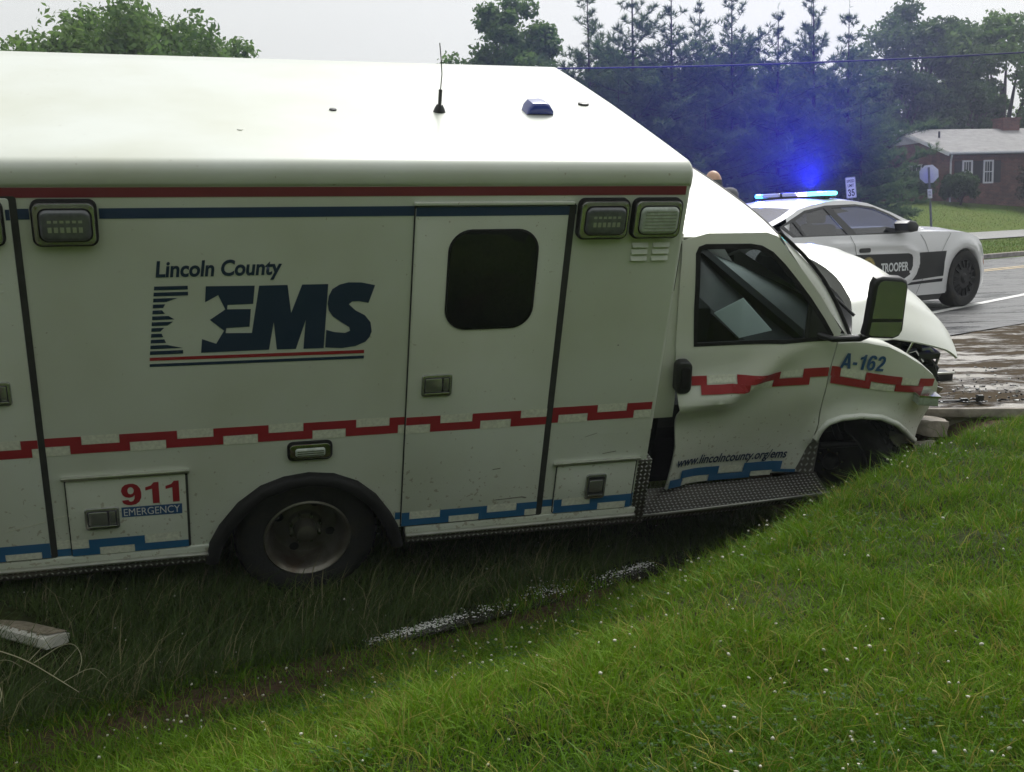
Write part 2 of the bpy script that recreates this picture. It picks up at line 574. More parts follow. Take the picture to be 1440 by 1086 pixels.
GLYPH = {
 '1': ([(0.30, 0.0), (0.52, 0.0), (0.52, 1.0), (0.36, 1.0), (0.27, 0.86), (0.08, 0.79), (0.08, 0.64), (0.30, 0.70)], []),
 '9': ([(0.02, 0.24), (0.06, 0.10), (0.16, 0.02), (0.30, -0.01), (0.46, 0.02), (0.58, 0.13), (0.65, 0.32), (0.66, 0.55), (0.63, 0.76), (0.54, 0.92), (0.42, 1.0), (0.30, 1.01), (0.15, 0.97), (0.05, 0.86), (0.01, 0.68), (0.05, 0.50), (0.14, 0.39), (0.27, 0.35), (0.37, 0.38), (0.44, 0.46), (0.43, 0.30), (0.38, 0.19), (0.31, 0.16), (0.25, 0.19), (0.23, 0.26)],
       [[(0.32, 0.51), (0.25, 0.54), (0.22, 0.63), (0.22, 0.73), (0.26, 0.82), (0.32, 0.85), (0.38, 0.82), (0.42, 0.73), (0.42, 0.62), (0.38, 0.54)]]),
 '2': ([(0.02, 0.0), (0.64, 0.0), (0.64, 0.17), (0.30, 0.17), (0.36, 0.25), (0.52, 0.40), (0.61, 0.54), (0.64, 0.70), (0.60, 0.86), (0.49, 0.97), (0.33, 1.01), (0.17, 0.97), (0.07, 0.87), (0.03, 0.70), (0.23, 0.68), (0.26, 0.80), (0.33, 0.84), (0.41, 0.80), (0.43, 0.71), (0.39, 0.58), (0.25, 0.42), (0.10, 0.24)], []),
 'A': ([(0.0, 0.0), (0.21, 0.0), (0.27, 0.20), (0.53, 0.20), (0.59, 0.0), (0.81, 0.0), (0.52, 1.0), (0.29, 1.0)], [[(0.32, 0.36), (0.40, 0.68), (0.48, 0.36)]]),
 '-': ([(0.05, 0.27), (0.37, 0.27), (0.37, 0.45), (0.05, 0.45)], []),
 '3': ([(0.02, 0.27), (0.06, 0.11), (0.16, 0.02), (0.32, -0.01), (0.49, 0.03), (0.60, 0.13), (0.64, 0.29), (0.60, 0.44), (0.49, 0.53), (0.58, 0.62), (0.61, 0.75), (0.57, 0.89), (0.47, 0.98), (0.32, 1.01), (0.17, 0.97), (0.08, 0.88), (0.04, 0.73), (0.23, 0.71), (0.26, 0.81), (0.33, 0.85), (0.40, 0.81), (0.42, 0.73), (0.38, 0.63), (0.26, 0.60), (0.26, 0.46), (0.37, 0.45), (0.43, 0.37), (0.43, 0.26), (0.38, 0.18), (0.32, 0.15), (0.25, 0.19), (0.22, 0.29)], []),
 '5': ([(0.02, 0.27), (0.06, 0.12), (0.16, 0.02), (0.32, -0.01), (0.48, 0.03), (0.59, 0.14), (0.64, 0.33), (0.60, 0.52), (0.50, 0.63), (0.37, 0.66), (0.26, 0.63), (0.29, 0.82), (0.59, 0.82), (0.59, 0.99), (0.13, 0.99), (0.05, 0.48), (0.23, 0.45), (0.29, 0.50), (0.36, 0.49), (0.42, 0.42), (0.43, 0.32), (0.41, 0.22), (0.35, 0.16), (0.29, 0.16), (0.24, 0.20), (0.22, 0.29)], []),
}
GLYPH['6'] = ([(0.67 - x, 1.0 - z) for x, z in GLYPH['9'][0]], [[(0.67 - x, 1.0 - z) for x, z in GLYPH['9'][1][0]]])
ADV = {'1': 0.66, '9': 0.72, '2': 0.70, 'A': 0.83, '-': 0.44, '6': 0.72, '3': 0.70, '5': 0.70}
def numerals(s, x0, x1, z0, z1, yf, material, parent, shear=0.0, slope=0.0):
    """heavy sans numerals, each fitted outline with its counters"""
    tot = sum(ADV[c] for c in s)
    k, x, polys = (x1 - x0) / tot, x0, []
    for c in s:
        o, hs2 = GLYPH[c]
        def T(p):
            zz = z0 + p[1] * (z1 - z0)
            xx = x + p[0] * k + shear * (zz - z0)
            return (xx, zz + slope * (xx - x0))
        polys.append([[T(p) for p in o]] + [[T(p) for p in h_] for h_ in hs2])
        x += ADV[c] * k
    bm = bm_poly_grid(polys, 0.05)
    for v in bm.verts:
        v.co.y = yf(v.co.x, v.co.z)
    return from_bm('lettering', bm, material, parent)

def grid_surface(name, nu, nv, fn, material, parent=None, angle=60, thick=0.0):
    V, Fc = [], []
    for i in range(nu + 1):
        for j in range(nv + 1):
            V.append(fn(i / nu, j / nv))
    for i in range(nu):
        for j in range(nv):
            a = i * (nv + 1) + j
            Fc.append((a, a + nv + 1, a + nv + 2, a + 1))
    me = bpy.data.meshes.new(name)
    me.from_pydata([tuple(v) for v in V], [], Fc)
    bm = bmesh.new()
    bm.from_mesh(me)
    bpy.data.meshes.remove(me)
    bmesh.ops.recalc_face_normals(bm, faces=bm.faces[:])
    if thick:
        bmesh.ops.solidify(bm, geom=bm.faces[:], thickness=thick)
    return from_bm(name, bm, material, parent, angle=angle)

def np_mesh(name, V, counts_faces, material, parent=None, colors=None, smooth=False):
    """quick mesh: V (n,3); counts_faces = list of (m,k) index arrays"""
    me = bpy.data.meshes.new(name)
    me.vertices.add(len(V))
    me.vertices.foreach_set('co', np.ascontiguousarray(V, dtype=np.float32).ravel())
    idx = np.concatenate([f.ravel() for f in counts_faces]).astype(np.int32)
    tot = np.concatenate([np.full(len(f), f.shape[1], dtype=np.int32) for f in counts_faces])
    st = np.concatenate([[0], np.cumsum(tot)[:-1]]).astype(np.int32)
    me.loops.add(len(idx))
    me.loops.foreach_set('vertex_index', idx)
    me.polygons.add(len(tot))
    me.polygons.foreach_set('loop_start', st)
    me.polygons.foreach_set('loop_total', tot)
    me.update(calc_edges=True)
    if colors is not None:
        a = me.color_attributes.new('Col', 'FLOAT_COLOR', 'POINT')
        c = np.ones((len(V), 4), dtype=np.float32)
        c[:, :3] = colors
        a.data.foreach_set('color', c.ravel())
    return link(name, me, material, parent, smooth)

def vnoise(x, y, scale, seed=0):
    """smooth value noise in 0..1"""
    x = np.asarray(x) * scale
    y = np.asarray(y) * scale
    xi, yi = np.floor(x), np.floor(y)
    fx, fy = x - xi, y - yi
    fx, fy = fx * fx * (3 - 2 * fx), fy * fy * (3 - 2 * fy)
    def h(a, b):
        v = np.sin(a * 127.1 + b * 311.7 + seed * 74.7) * 43758.5453
        return v - np.floor(v)
    return (h(xi, yi) * (1 - fx) + h(xi + 1, yi) * fx) * (1 - fy) + (h(xi, yi + 1) * (1 - fx) + h(xi + 1, yi + 1) * fx) * fy

def sstep(x, a, b):
    u = np.clip((np.asarray(x, dtype=float) - a) / (b - a), 0, 1)
    return u * u * (3 - 2 * u)

# ------------------------------------------------------------------ ground
DX, DY = 0.804, 0.595                       # the ditch runs along the road
RX, RY = 0.7716, 0.6361                     # road direction
NX, NY = -0.6361, 0.7716                    # across the road, away from the camera

def ditch_ts(x, y):
    return DX * x + DY * (y - 5.95), -DY * x + DX * (y - 5.95)

def ground_z(x, y):
    x = np.asarray(x, dtype=float)
    y = np.asarray(y, dtype=float)
    t, s = ditch_ts(x, y)
    xc, yc = np.clip(x, -9, 6), np.clip(y, -9, 9)
    bank = -1.52 + 0.0425 * (xc - 1.3) + 0.017 * (yc - 3)
    zb = -2.08 + 0.02 * np.clip(-t - 1, 0, 6)
    w = 2.15 - 1.10 * np.clip((t + 0.6) / 2.8, 0, 1)
    near = zb + (bank - zb) * sstep(-s, 0.08, w)
    road = -1.25
    far = np.minimum(zb + 0.38 * np.clip(s - 0.38, 0, 9), road)
    z = np.where(s < 0, near, far)
    # culvert end: the ditch stops at the driveway
    e = sstep(t, 2.75, 3.3)
    lev = bank + (-1.40 - bank) * sstep(s, -1.2, -0.5)
    z = z + (np.where(s > 0.9, np.minimum(z, -1.40), lev) - z) * e * (1 - sstep(t, 9, 12))
    # ground beyond the road
    n = NX * x + NY * y
    zf = np.interp(n, [13.0, 14.3, 20.7, 25.4, 26.2, 33.0, 60.0], [-1.25, -1.22, -1.12, -1.02, -0.80, 0.50, 1.2])
    z = np.where(n > 13.0, zf, z)
    inroad = (n > 6.0) & (n < 14.0)
    z = np.where(inroad, -1.25, z)
    # small unevenness of the turf
    z = z + (vnoise(x, y, 2.3, 1) - 0.5) * 0.05 * (n < 5.2) + (vnoise(x, y, 6.0, 2) - 0.5) * 0.02 * (n < 5.2)
    return z

def ground_mesh():
    xs = np.unique(np.concatenate([np.linspace(-600, -14, 28), np.arange(-14, -4, 0.5), np.arange(-4, 6.0, 0.07), np.arange(6, 40, 1.0), np.linspace(40, 700, 26)]))
    ys = np.unique(np.concatenate([np.linspace(-300, -6, 14), np.arange(-6, 1.5, 0.4), np.arange(1.5, 11, 0.07), np.arange(11, 80, 0.8), np.linspace(80, 1200, 26)]))
    X, Y = np.meshgrid(xs, ys, indexing='ij')
    Z = ground_z(X, Y)
    V = np.stack([X.ravel(), Y.ravel(), Z.ravel()], 1)
    nx, ny = len(xs), len(ys)
    i, j = np.meshgrid(np.arange(nx - 1), np.arange(ny - 1), indexing='ij')
    a = (i * ny + j).ravel()
    Fq = np.stack([a, a + ny, a + ny + 1, a + 1], 1)
    t, s = ditch_ts(X, Y)
    # turf / soil tint carried by the ground itself
    g = np.zeros((nx, ny, 3))
    turf = np.array([0.018, 0.030, 0.007])
    soil = np.array([0.075, 0.048, 0.030])
    dry = np.array([0.070, 0.072, 0.025])
    pn = vnoise(X, Y, 0.9, 5)
    mud = np.exp(-((s + 0.22) / 0.30) ** 2) * (t < 3.2)
    mud = np.maximum(mud, np.exp(-((X - 0.35) / 0.28) ** 2 - ((Y - 4.55) / 0.2) ** 2) * 0.8)
    mud = np.maximum(mud, sstep(t, 2.3, 2.9) * (s > -0.9) * (t < 4.5) * (NX * X + NY * Y < 5.2))
    for k in range(3):
        base = turf[k] * (1 - 0.5 * pn) + dry[k] * 0.5 * pn
        g[..., k] = base * (1 - mud) + soil[k] * mud
    far = NX * X + NY * Y > 13.5
    lawn = np.array([0.060, 0.125, 0.012])
    lawn2 = np.array([0.120, 0.150, 0.028])
    pf = vnoise(X, Y, 0.35, 8) * 0.6 + vnoise(X, Y, 1.3, 9) * 0.4
    for k in range(3):
        g[..., k] = np.where(far, lawn[k] * (1 - pf) + lawn2[k] * pf, g[..., k])
    m = bpy.data.materials.new('turf_soil')
    m.use_nodes = True
    nt = m.node_tree
    b = nt.nodes['Principled BSDF']
    b.inputs['Roughness'].default_value = 0.9
    b.inputs['Specular IOR Level'].default_value = 0.08
    at = _n(nt, 'ShaderNodeAttribute')
    at.attribute_name = 'Col'
    tc = _n(nt, 'ShaderNodeTexCoord')
    no = _n(nt, 'ShaderNodeTexNoise')
    no.inputs['Scale'].default_value = 25
    no.inputs['Detail'].default_value = 8
    nt.links.new(tc.outputs['Object'], no.inputs['Vector'])
    mr = _n(nt, 'ShaderNodeMapRange')
    mr.inputs[1].default_value = 0.3
    mr.inputs[2].default_value = 0.7
    mr.inputs[3].default_value = 0.55
    mr.inputs[4].default_value = 1.35
    nt.links.new(no.outputs[0], mr.inputs[0])
    vm = _n(nt, 'ShaderNodeVectorMath', operation='SCALE')
    nt.links.new(at.outputs['Color'], vm.inputs[0])
    nt.links.new(mr.outputs[0], vm.inputs['Scale'])
    nt.links.new(vm.outputs[0], b.inputs['Base Color'])
    bu = _n(nt, 'ShaderNodeBump')
    bu.inputs['Strength'].default_value = 0.7
    bu.inputs['Distance'].default_value = 0.03
    nt.links.new(no.outputs[0], bu.inputs['Height'])
    nt.links.new(bu.outputs[0], b.inputs['Normal'])
    o = np_mesh('ground', V, [Fq], m, colors=g.reshape(-1, 3), smooth=True)
    tag(o, kind='structure')
ground_mesh()

def road_pt(t, n, z):
    return (RX * t + NX * n, RY * t + NY * n, z)

def wet_mat(name, c1, c2, scale, lo, hi, r1, r2, bump=0.25, bs=90.0, stretch=(1, 1, 1), rot=0.0, s1=0.5, s2=0.5):
    """wet paving: two colours in patches, each with its own gloss"""
    m = bpy.data.materials.new(name)
    m.use_nodes = True
    nt = m.node_tree
    b = nt.nodes['Principled BSDF']
    tc = _n(nt, 'ShaderNodeTexCoord')
    mp = _n(nt, 'ShaderNodeMapping')
    mp.inputs['Rotation'].default_value = (0, 0, rot)
    mp.inputs['Scale'].default_value = stretch
    nt.links.new(tc.outputs['Object'], mp.inputs[0])
    no = _n(nt, 'ShaderNodeTexNoise')
    no.inputs['Scale'].default_value = scale
    no.inputs['Detail'].default_value = 9
    no.inputs['Roughness'].default_value = 0.70
    nt.links.new(mp.outputs[0], no.inputs['Vector'])
    mr = _n(nt, 'ShaderNodeMapRange')
    mr.inputs[1].default_value = lo
    mr.inputs[2].default_value = hi
    nt.links.new(no.outputs[0], mr.inputs[0])
    mx = _n(nt, 'ShaderNodeMix', data_type='RGBA')
    mx.inputs[6].default_value = (*c1, 1)
    mx.inputs[7].default_value = (*c2, 1)
    nt.links.new(mr.outputs[0], mx.inputs[0])
    nt.links.new(mx.outputs[2], b.inputs['Base Color'])
    rr = _n(nt, 'ShaderNodeMapRange')
    rr.inputs[3].default_value = r1
    rr.inputs[4].default_value = r2
    nt.links.new(mr.outputs[0], rr.inputs[0])
    nt.links.new(rr.outputs[0], b.inputs['Roughness'])
    sr = _n(nt, 'ShaderNodeMapRange')
    sr.inputs[3].default_value = s1
    sr.inputs[4].default_value = s2
    nt.links.new(mr.outputs[0], sr.inputs[0])
    nt.links.new(sr.outputs[0], b.inputs['Specular IOR Level'])
    n2 = _n(nt, 'ShaderNodeTexNoise')
    n2.inputs['Scale'].default_value = bs
    n2.inputs['Detail'].default_value = 4
    nt.links.new(tc.outputs['Object'], n2.inputs['Vector'])
    mm = _n(nt, 'ShaderNodeMath', operation='MULTIPLY_ADD')
    mm.inputs[1].default_value = 2.0
    nt.links.new(mr.outputs[0], mm.inputs[0])
    nt.links.new(n2.outputs[0], mm.inputs[2])
    bu = _n(nt, 'ShaderNodeBump')
    bu.inputs['Strength'].default_value = bump
    bu.inputs['Distance'].default_value = 0.012
    nt.links.new(mm.outputs[0], bu.inputs['Height'])
    nt.links.new(bu.outputs[0], b.inputs['Normal'])
    return m

M_ASPHALT = wet_mat('wet_asphalt', (0.045, 0.046, 0.05), (0.085, 0.086, 0.088), 0.7, 0.4, 0.62, 0.20, 0.6, bump=0.22, bs=120, stretch=(1, 3.5, 1), rot=-0.69, s1=0.5, s2=0.15)
M_MUDCONC = wet_mat('muddy_concrete', (0.29, 0.265, 0.225), (0.075, 0.058, 0.038), 2.1, 0.45, 0.53, 0.30, 0.95, bump=0.9, bs=40, stretch=(0.7, 1.5, 1), rot=0.05, s1=0.45, s2=0.03)
M_ASPHALT2 = wet_mat('old_asphalt', (0.10, 0.10, 0.10), (0.17, 0.17, 0.165), 0.8, 0.4, 0.6, 0.4, 0.6)
M_PAINTW = mat('road_paint_white', (0.62, 0.62, 0.60), rough=0.5, var=0.2, vs=12)
M_PAINTY = mat('road_paint_yellow', (0.50, 0.36, 0.16), rough=0.5, var=0.2, vs=12)

def sheet(name, pts, material, kind='structure'):
    o = mesh(name, pts, [tuple(range(len(pts)))], material)
    return tag(o, kind=kind)

sheet('road', [road_pt(-90, 5.83, -1.238), road_pt(160, 5.83, -1.238), road_pt(160, 14.13, -1.238), road_pt(-90, 14.13, -1.238)], M_ASPHALT)
def strip(name, p, q, w, z, material):
    p, q = Vector((*p, z)), Vector((*q, z))
    d = (q - p).normalized()
    n = Vector((-d.y, d.x, 0)) * w / 2
    return sheet(name, [p - n, q - n, q + n, p + n], material)
strip('road_edge_line', (1.55, 9.75), (24.2, 34.6), 0.13, -1.233, M_PAINTW)
for off in (11.42, 11.68):
    a, b = road_pt(-60, off, 0), road_pt(120, off, 0)
    strip('road_centre_line', a[:2], b[:2], 0.12, -1.233, M_PAINTY)
sheet('side_street', [road_pt(2, 20.9, -1.075), road_pt(120, 20.9, -1.075), road_pt(120, 25.2, -0.985), road_pt(2, 25.2, -0.985)], M_ASPHALT2)
# kerbs of the far side of the road
bmk = bmesh.new()
bm_box(bmk, -60, 120, -0.07, 0.07, 0, 0.13, 0.02)
kerb = from_bm('kerb', bmk, M_CONC)
kerb.location = road_pt(0, 14.22, -1.245)
kerb.rotation_euler = (0, 0, math.atan2(RY, RX))
tag(kerb, kind='structure')

# muddy concrete driveway apron with its broken front edge
def driveway():
    bm = bmesh.new()
    n = 46
    ring = []
    A, B, C, Dd = Vector((2.66, 7.40, -1.305)), Vector((9.0, 6.35, -1.30)), Vector((12.71, 18.07, -1.243)), Vector((1.70, 9.02, -1.243))
    rows = []
    for i in range(n + 1):
        u = i / n
        row = []
        for j in range(25):
            v = (j / 24) ** 1.3
            p = (A.lerp(B, u)).lerp(Dd.lerp(C, u), v)
            if 0 < j:
                p.z += (vnoise(p.x, p.y, 2.2, 3) - 0.5) * 0.03 + (vnoise(p.x, p.y, 7.0, 4) - 0.5) * 0.012
            row.append(bm.verts.new(p))
        low = row[0].co.copy()
        low.z -= 0.16
        low.y += 0.01
        rows.append([bm.verts.new(low)] + row)
    for i in range(n):
        for j in range(25):
            bm.faces.new((rows[i][j], rows[i + 1][j], rows[i + 1][j + 1], rows[i][j + 1]))
    for j in range(25):                                    # the left edge drops to the culvert
        pass
    o = from_bm('driveway', bm, M_MUDCONC, angle=40)
    tag(o, kind='structure')
    e = box('driveway_edging', 0, 6.4, -0.03, 0.02, -0.05, 0.008, M_CONC, bev=0.006)
    e.location = (2.68, 7.372, -1.305)
    e.rotation_euler = (0, 0, math.atan2(6.35 - 7.40, 9.0 - 2.66))
    tag(e, kind='structure')
driveway()

# puddle lying along the ditch bottom
def puddle():
    pts = []
    L = [(-1.05, 0.03), (-0.85, 0.08), (-0.55, 0.10), (-0.2, 0.12), (0.1, 0.14), (0.4, 0.17), (0.62, 0.13), (0.85, 0.16), (1.2, 0.10), (1.6, 0.06)]
    up = [(DX * t - DY * (0.02 + w), 5.95 + DY * t + DX * (0.02 + w)) for t, w in L]
    dn = [(DX * t - DY * (0.02 - w), 5.95 + DY * t + DX * (0.02 - w)) for t, w in L]
    for x, y in up + dn[::-1]:
        pts.append((x, y, -2.068))
    m = mat('puddle_water', (0.03, 0.028, 0.022), rough=0.04, spec=0.7, bump=0.06, bs=25)
    sheet('puddle', pts, m)
puddle()
def wet_glints():  # white flecks stand in for the light glinting on the wet ditch bottom
    r = np.random.default_rng(77)
    V, Fc = [], []
    n = 0
    while n < 900:
        t = -0.95 + 2.0 * r.random()
        if r.random() > 0.05 + 1.3 * max(0, vnoise(t, 0.4, 4.4, 91) - 0.25): continue
        wd = 0.022 + 0.055 * math.exp(-((t - 0.42) / 0.22) ** 2) + 0.02 * math.exp(-((t + 0.1) / 0.3) ** 2)
        s = 0.02 + r.normal() * wd
        x, y = DX * t - DY * s, 5.95 + DY * t + DX * s
        z = max(-2.062, float(ground_z(x, y)) + 0.012) + 0.012 * r.random()
        L, w, a = 0.003 + 0.010 * r.random() ** 2, 0.0015 + 0.002 * r.random(), 0.64 + r.normal() * 0.6
        c, sn = math.cos(a), math.sin(a)
        b = len(V)
        k = 6
        for i in range(k):
            q = 2 * PI * i / k + r.normal() * 0.2
            u, v = L * math.cos(q) * (0.7 + 0.5 * r.random()), w * math.sin(q) * (0.7 + 0.5 * r.random())
            V.append((x + u * c - v * sn, y + u * sn + v * c, z + 0.25 * v))
        V.append((x, y, z + 0.004))
        for i in range(k):
            Fc.append((b + i, b + (i + 1) % k, b + k))
        n += 1
    tag(mesh('glint_flecks', V, Fc, mat('glint_white', (0.80, 0.80, 0.77), rough=0.6)), kind='stuff')
wet_glints()

# ------------------------------------------------------------------ ambulance
AEX = Vector((0.958894, 0.283179, -0.018275))
AEY = Vector((-0.26067, 0.904471, 0.337614))
AEZ = Vector((0.112135, -0.318971, 0.941111))
AORG = Vector((-1.15214909, 5.92773942, -1.99482835))
AMW = Matrix(((AEX.x, AEY.x, AEZ.x, AORG.x), (AEX.y, AEY.y, AEZ.y, AORG.y), (AEX.z, AEY.z, AEZ.z, AORG.z), (0, 0, 0, 1)))
amb = thing('ambulance', 'crashed white ambulance with red and blue zigzag stripes, nose down across the ditch', 'ambulance', mw=AMW)
W = 2.27                                                    # width of the patient module
XF, XR = 1.91, -2.55                                        # its front and rear wall
ARCH = [(-0.47, 0.42), (-0.452, 0.50), (-0.415, 0.575), (-0.345, 0.655), (-0.24, 0.735), (-0.12, 0.775), (0.0, 0.788), (0.12, 0.775), (0.245, 0.722), (0.34, 0.64), (0.415, 0.53), (0.455, 0.42)]

def module_shell():
    # lower near wall with the wheel opening
    zt = 0.92
    poly = [(XR, 0.42)] + ARCH + [(XF - 0.015, 0.42), (XF - 0.015, zt), (XR, zt)]
    bm = bm_poly_grid([[poly]], None)
    # upper shell: section of the box lofted along its length with rounded front edges
    sec = [(0.0, zt), (0.0, 2.330), (-0.006, 2.338), (-0.010, 2.35), (-0.010, 2.392), (0.0, 2.418), (0.022, 2.437), (0.055, 2.447),
           (0.30, 2.452), (0.70, 2.457), (1.135, 2.460), (1.60, 2.457), (1.98, 2.452), (W - 0.055, 2.447), (W - 0.022, 2.437), (W, 2.41), (W, 2.33), (W, 0.42), (0.30, 0.42), (0.30, zt)]
    cy, cz = W / 2, 1.4
    rings = []
    for x, ins in ((XR, 0.02), (XR + 0.012, 0.0), (-1.5, 0), (-0.5, 0), (0.5, 0), (1.3, 0), (XF - 0.030, 0.0), (XF - 0.020, 0.003), (XF - 0.008, 0.012), (XF, 0.030)):
        ring = []
        for y, z in sec:
            yy = y + (ins if y < cy else -ins)
            zz = z - (ins if z > 2.0 else 0)
            ring.append(bm.verts.new((x, yy, zz)))
        rings.append(ring)
    n = len(sec)
    for i in range(len(rings) - 1):
        for k in range(n):
            bm.faces.new((rings[i][k], rings[i][(k + 1) % n], rings[i + 1][(k + 1) % n], rings[i + 1][k]))
    bm.faces.new(rings[0][::-1])
    bm.faces.new(rings[-1])
    # front wall below, behind the cab
    for q in ([(XF - 0.015, 0, 0.42), (XF - 0.015, 0.3, 0.42), (XF - 0.015, 0.3, zt), (XF - 0.015, 0, zt)],):
        bm.faces.new([bm.verts.new(p) for p in q])
    return from_bm('module_body', bm, MW, amb, angle=30)
module_shell()
# dark wheel house, chassis and floor
bmw = bmesh.new()
for x0, x1, y0, y1, z0, z1 in ((-0.6, 0.6, 0.62, 0.64, 0.25, 0.9), (-0.6, 0.6, 0.03, 0.62, 0.84, 0.86), (-0.62, -0.60, 0.03, 0.64, 0.38, 0.86), (0.60, 0.62, 0.03, 0.64, 0.38, 0.86),
                               (XR + 0.1, -0.62, 0.06, W - 0.06, 0.40, 0.415), (0.62, XF - 0.03, 0.06, W - 0.06, 0.40, 0.415), (-2.4, 3.9, 0.66, 0.74, 0.42, 0.60), (-2.4, 3.9, 1.5, 1.58, 0.42, 0.60)):
    bm_box(bmw, x0, x1, y0, y1, z0, z1)
from_bm('chassis', bmw, M_DARK, amb)

# doors: a dark gasket a little proud of the wall, the door leaf a little prouder
DOORS = dict(side=(0.497, 1.262, 0.432, 2.232), rear=(-2.40, -1.268, 0.43, 2.282), bin911=(-1.168, -0.610, 0.424, 0.862), binfront=(1.362, 1.830, 0.428, 0.735))
def door_leaf(key, name, gasket, label):
    x0, x1, z0, z1 = DOORS[key]
    d = prism(name, rrect(x0, x1, z0, z1, 0.012, 2), -0.0012, -0.0105, MW, amb, bev=0.004)
    d['label'] = label
    a, b, c, e = gasket
    prism('door_gasket', rrect(x0 - a, x1 + b, z0 - c, z1 + e, 0.012, 2), -0.0006, -0.0042, M_GASKET, d)
    return d
d_side = door_leaf('side', 'entry_door', (0.007, 0.036, 0.010, 0.012), 'tall entry door with a black privacy window')
d_rear = door_leaf('rear', 'compartment_door', (0.01, 0.030, 0.008, 0.008), 'tall rear compartment door')
d_911 = door_leaf('bin911', 'compartment_door', (0.006, 0.012, 0.004, 0.004), 'low compartment door lettered 911 EMERGENCY')
d_bin = door_leaf('binfront', 'compartment_door', (0.006, 0.008, 0.004, 0.004), 'small low compartment door behind the cab')
# drip rails over the two low doors and the side door
for x0, x1, z, par in ((-1.185, -0.588, 0.868, d_911), (1.337, 1.852, 0.742, d_bin), (0.487, 1.285, 2.240, d_side)):
    box('drip_rail', x0, x1, -0.022, -0.0005, z, z + 0.016, M_ALU if z < 2 else MW, par, bev=0.004)
# black window of the entry door
prism('window', rrect(0.664, 1.124, 1.588, 2.118, 0.115, 8), -0.008, -0.0165, M_RUBBER, d_side, bev=0.003)
prism('window_pane', rrect(0.674, 1.114, 1.598, 2.108, 0.107, 8), -0.012, -0.0180, M_BLACKGLASS, d_side, bev=0.002)

def paddle_handle(x0, x1, z0, z1, par, upright=False):
    h = prism('handle', rrect(x0, x1, z0, z1, 0.016, 4), -0.008, -0.021, M_BEZEL, par, bev=0.006)
    m = 0.014
    prism('handle_recess', rrect(x0 + m, x1 - m, z0 + m, z1 - m, 0.008, 3), -0.016, -0.0222, M_TRIM, h)
    if upright:
        prism('paddle', rrect(x0 + m + 0.006, x1 - m - 0.006, z0 + 0.05, z1 - m - 0.02, 0.008, 3), -0.018, -0.028, M_BEZEL, h, bev=0.004)
        prism('paddle_edge', rrect(x0 + m + 0.004, x1 - m - 0.004, z0 + 0.018, z0 + 0.034, 0.004, 3), -0.018, -0.032, M_CHROME, h, bev=0.003)
    else:
        prism('paddle', rrect(x0 + m + 0.004, x0 + (x1 - x0) * 0.66, z0 + 0.03, z1 - m - 0.004, 0.008, 3), -0.018, -0.027, M_BEZEL, h, bev=0.004)
        prism('paddle_edge', rrect(x0 + m + 0.002, x1 - m - 0.002, z0 + 0.015, z0 + 0.026, 0.004, 3), -0.018, -0.031, M_CHROME, h, bev=0.003)
        prism('lock_plate', rrect(x0 + (x1 - x0) * 0.70, x1 - m - 0.004, z0 + 0.03, z1 - m - 0.004, 0.006, 3), -0.018, -0.025, M_BEZEL, h, bev=0.003)
paddle_handle(0.567, 0.727, 1.220, 1.344, d_side)
paddle_handle(-1.095, -0.932, 0.576, 0.700, d_911)
paddle_handle(-1.51, -1.352, 1.297, 1.418, d_rear)
paddle_handle(1.538, 1.660, 0.508, 0.668, d_bin, True)

# scene lights along the top edge
def quad_lamp(x0, x1, z0, z1, lens):
    q = prism('warning_lamp', rrect(x0, x1, z0, z1, 0.035, 5), -0.0005, -0.034, M_RUBBER, amb, bev=0.006)
    prism('bezel', rrect(x0 + 0.008, x1 - 0.008, z0 + 0.008, z1 - 0.008, 0.03, 5), -0.028, -0.045, M_BEZEL, q, bev=0.010)
    lx0, lx1, lz0, lz1 = x0 + 0.034, x1 - 0.026, z0 + 0.032, z1 - 0.034
    prism('lens', rrect(lx0, lx1, lz0, lz1, 0.032, 5), -0.040, -0.066, lens, q, bev=0.020, seg=4)
    prism('lens_rim', rrect(lx0 - 0.006, lx1 + 0.006, lz0 - 0.006, lz1 + 0.006, 0.036, 5), -0.040, -0.048, M_RUBBER, q, bev=0.002)
    bm = bmesh.new()
    if lens is M_SMOKED:
        for r, zz in enumerate((0.66, 0.40)):
            for k in range(6):
                cx = lx0 + (lx1 - lx0) * (0.2 + 0.12 * k)
                cz = lz0 + (lz1 - lz0) * zz
                bm_box(bm, cx - 0.008, cx + 0.008, -0.0665, -0.0655, cz - (0.006 if r == 0 else 0.012), cz + (0.006 if r == 0 else 0.012))
    else:
        for k in range(7):
            cz = lz0 + (lz1 - lz0) * (0.14 + 0.12 * k)
            bm_box(bm, lx0 + 0.02, lx1 - 0.02, -0.0675, -0.0655, cz - 0.0025, cz + 0.0025)
    from_bm('reflector', bm, M_LED, q)
    bm = bmesh.new()
    for sx, sz in ((x0 + 0.026, z0 + 0.024), (x1 - 0.026, z0 + 0.024), (x0 + 0.026, z1 - 0.024), (x1 - 0.026, z1 - 0.024)):
        bm_lathe(bm, [(0.0, -0.049), (0.007, -0.047), (0.007, -0.040)], 'Y', (sx, 0, sz), 10)
    tag(from_bm('screw', bm, M_CHROME, q), kind='stuff')
quad_lamp(-1.186, -0.917, 2.070, 2.277, M_SMOKED)
quad_lamp(1.307, 1.575, 2.063, 2.270, M_SMOKED)
quad_lamp(1.594, 1.860, 2.063, 2.270, M_CLEARLENS)
quad_lamp(-1.565, -1.292, 2.074, 2.279, M_SMOKED)
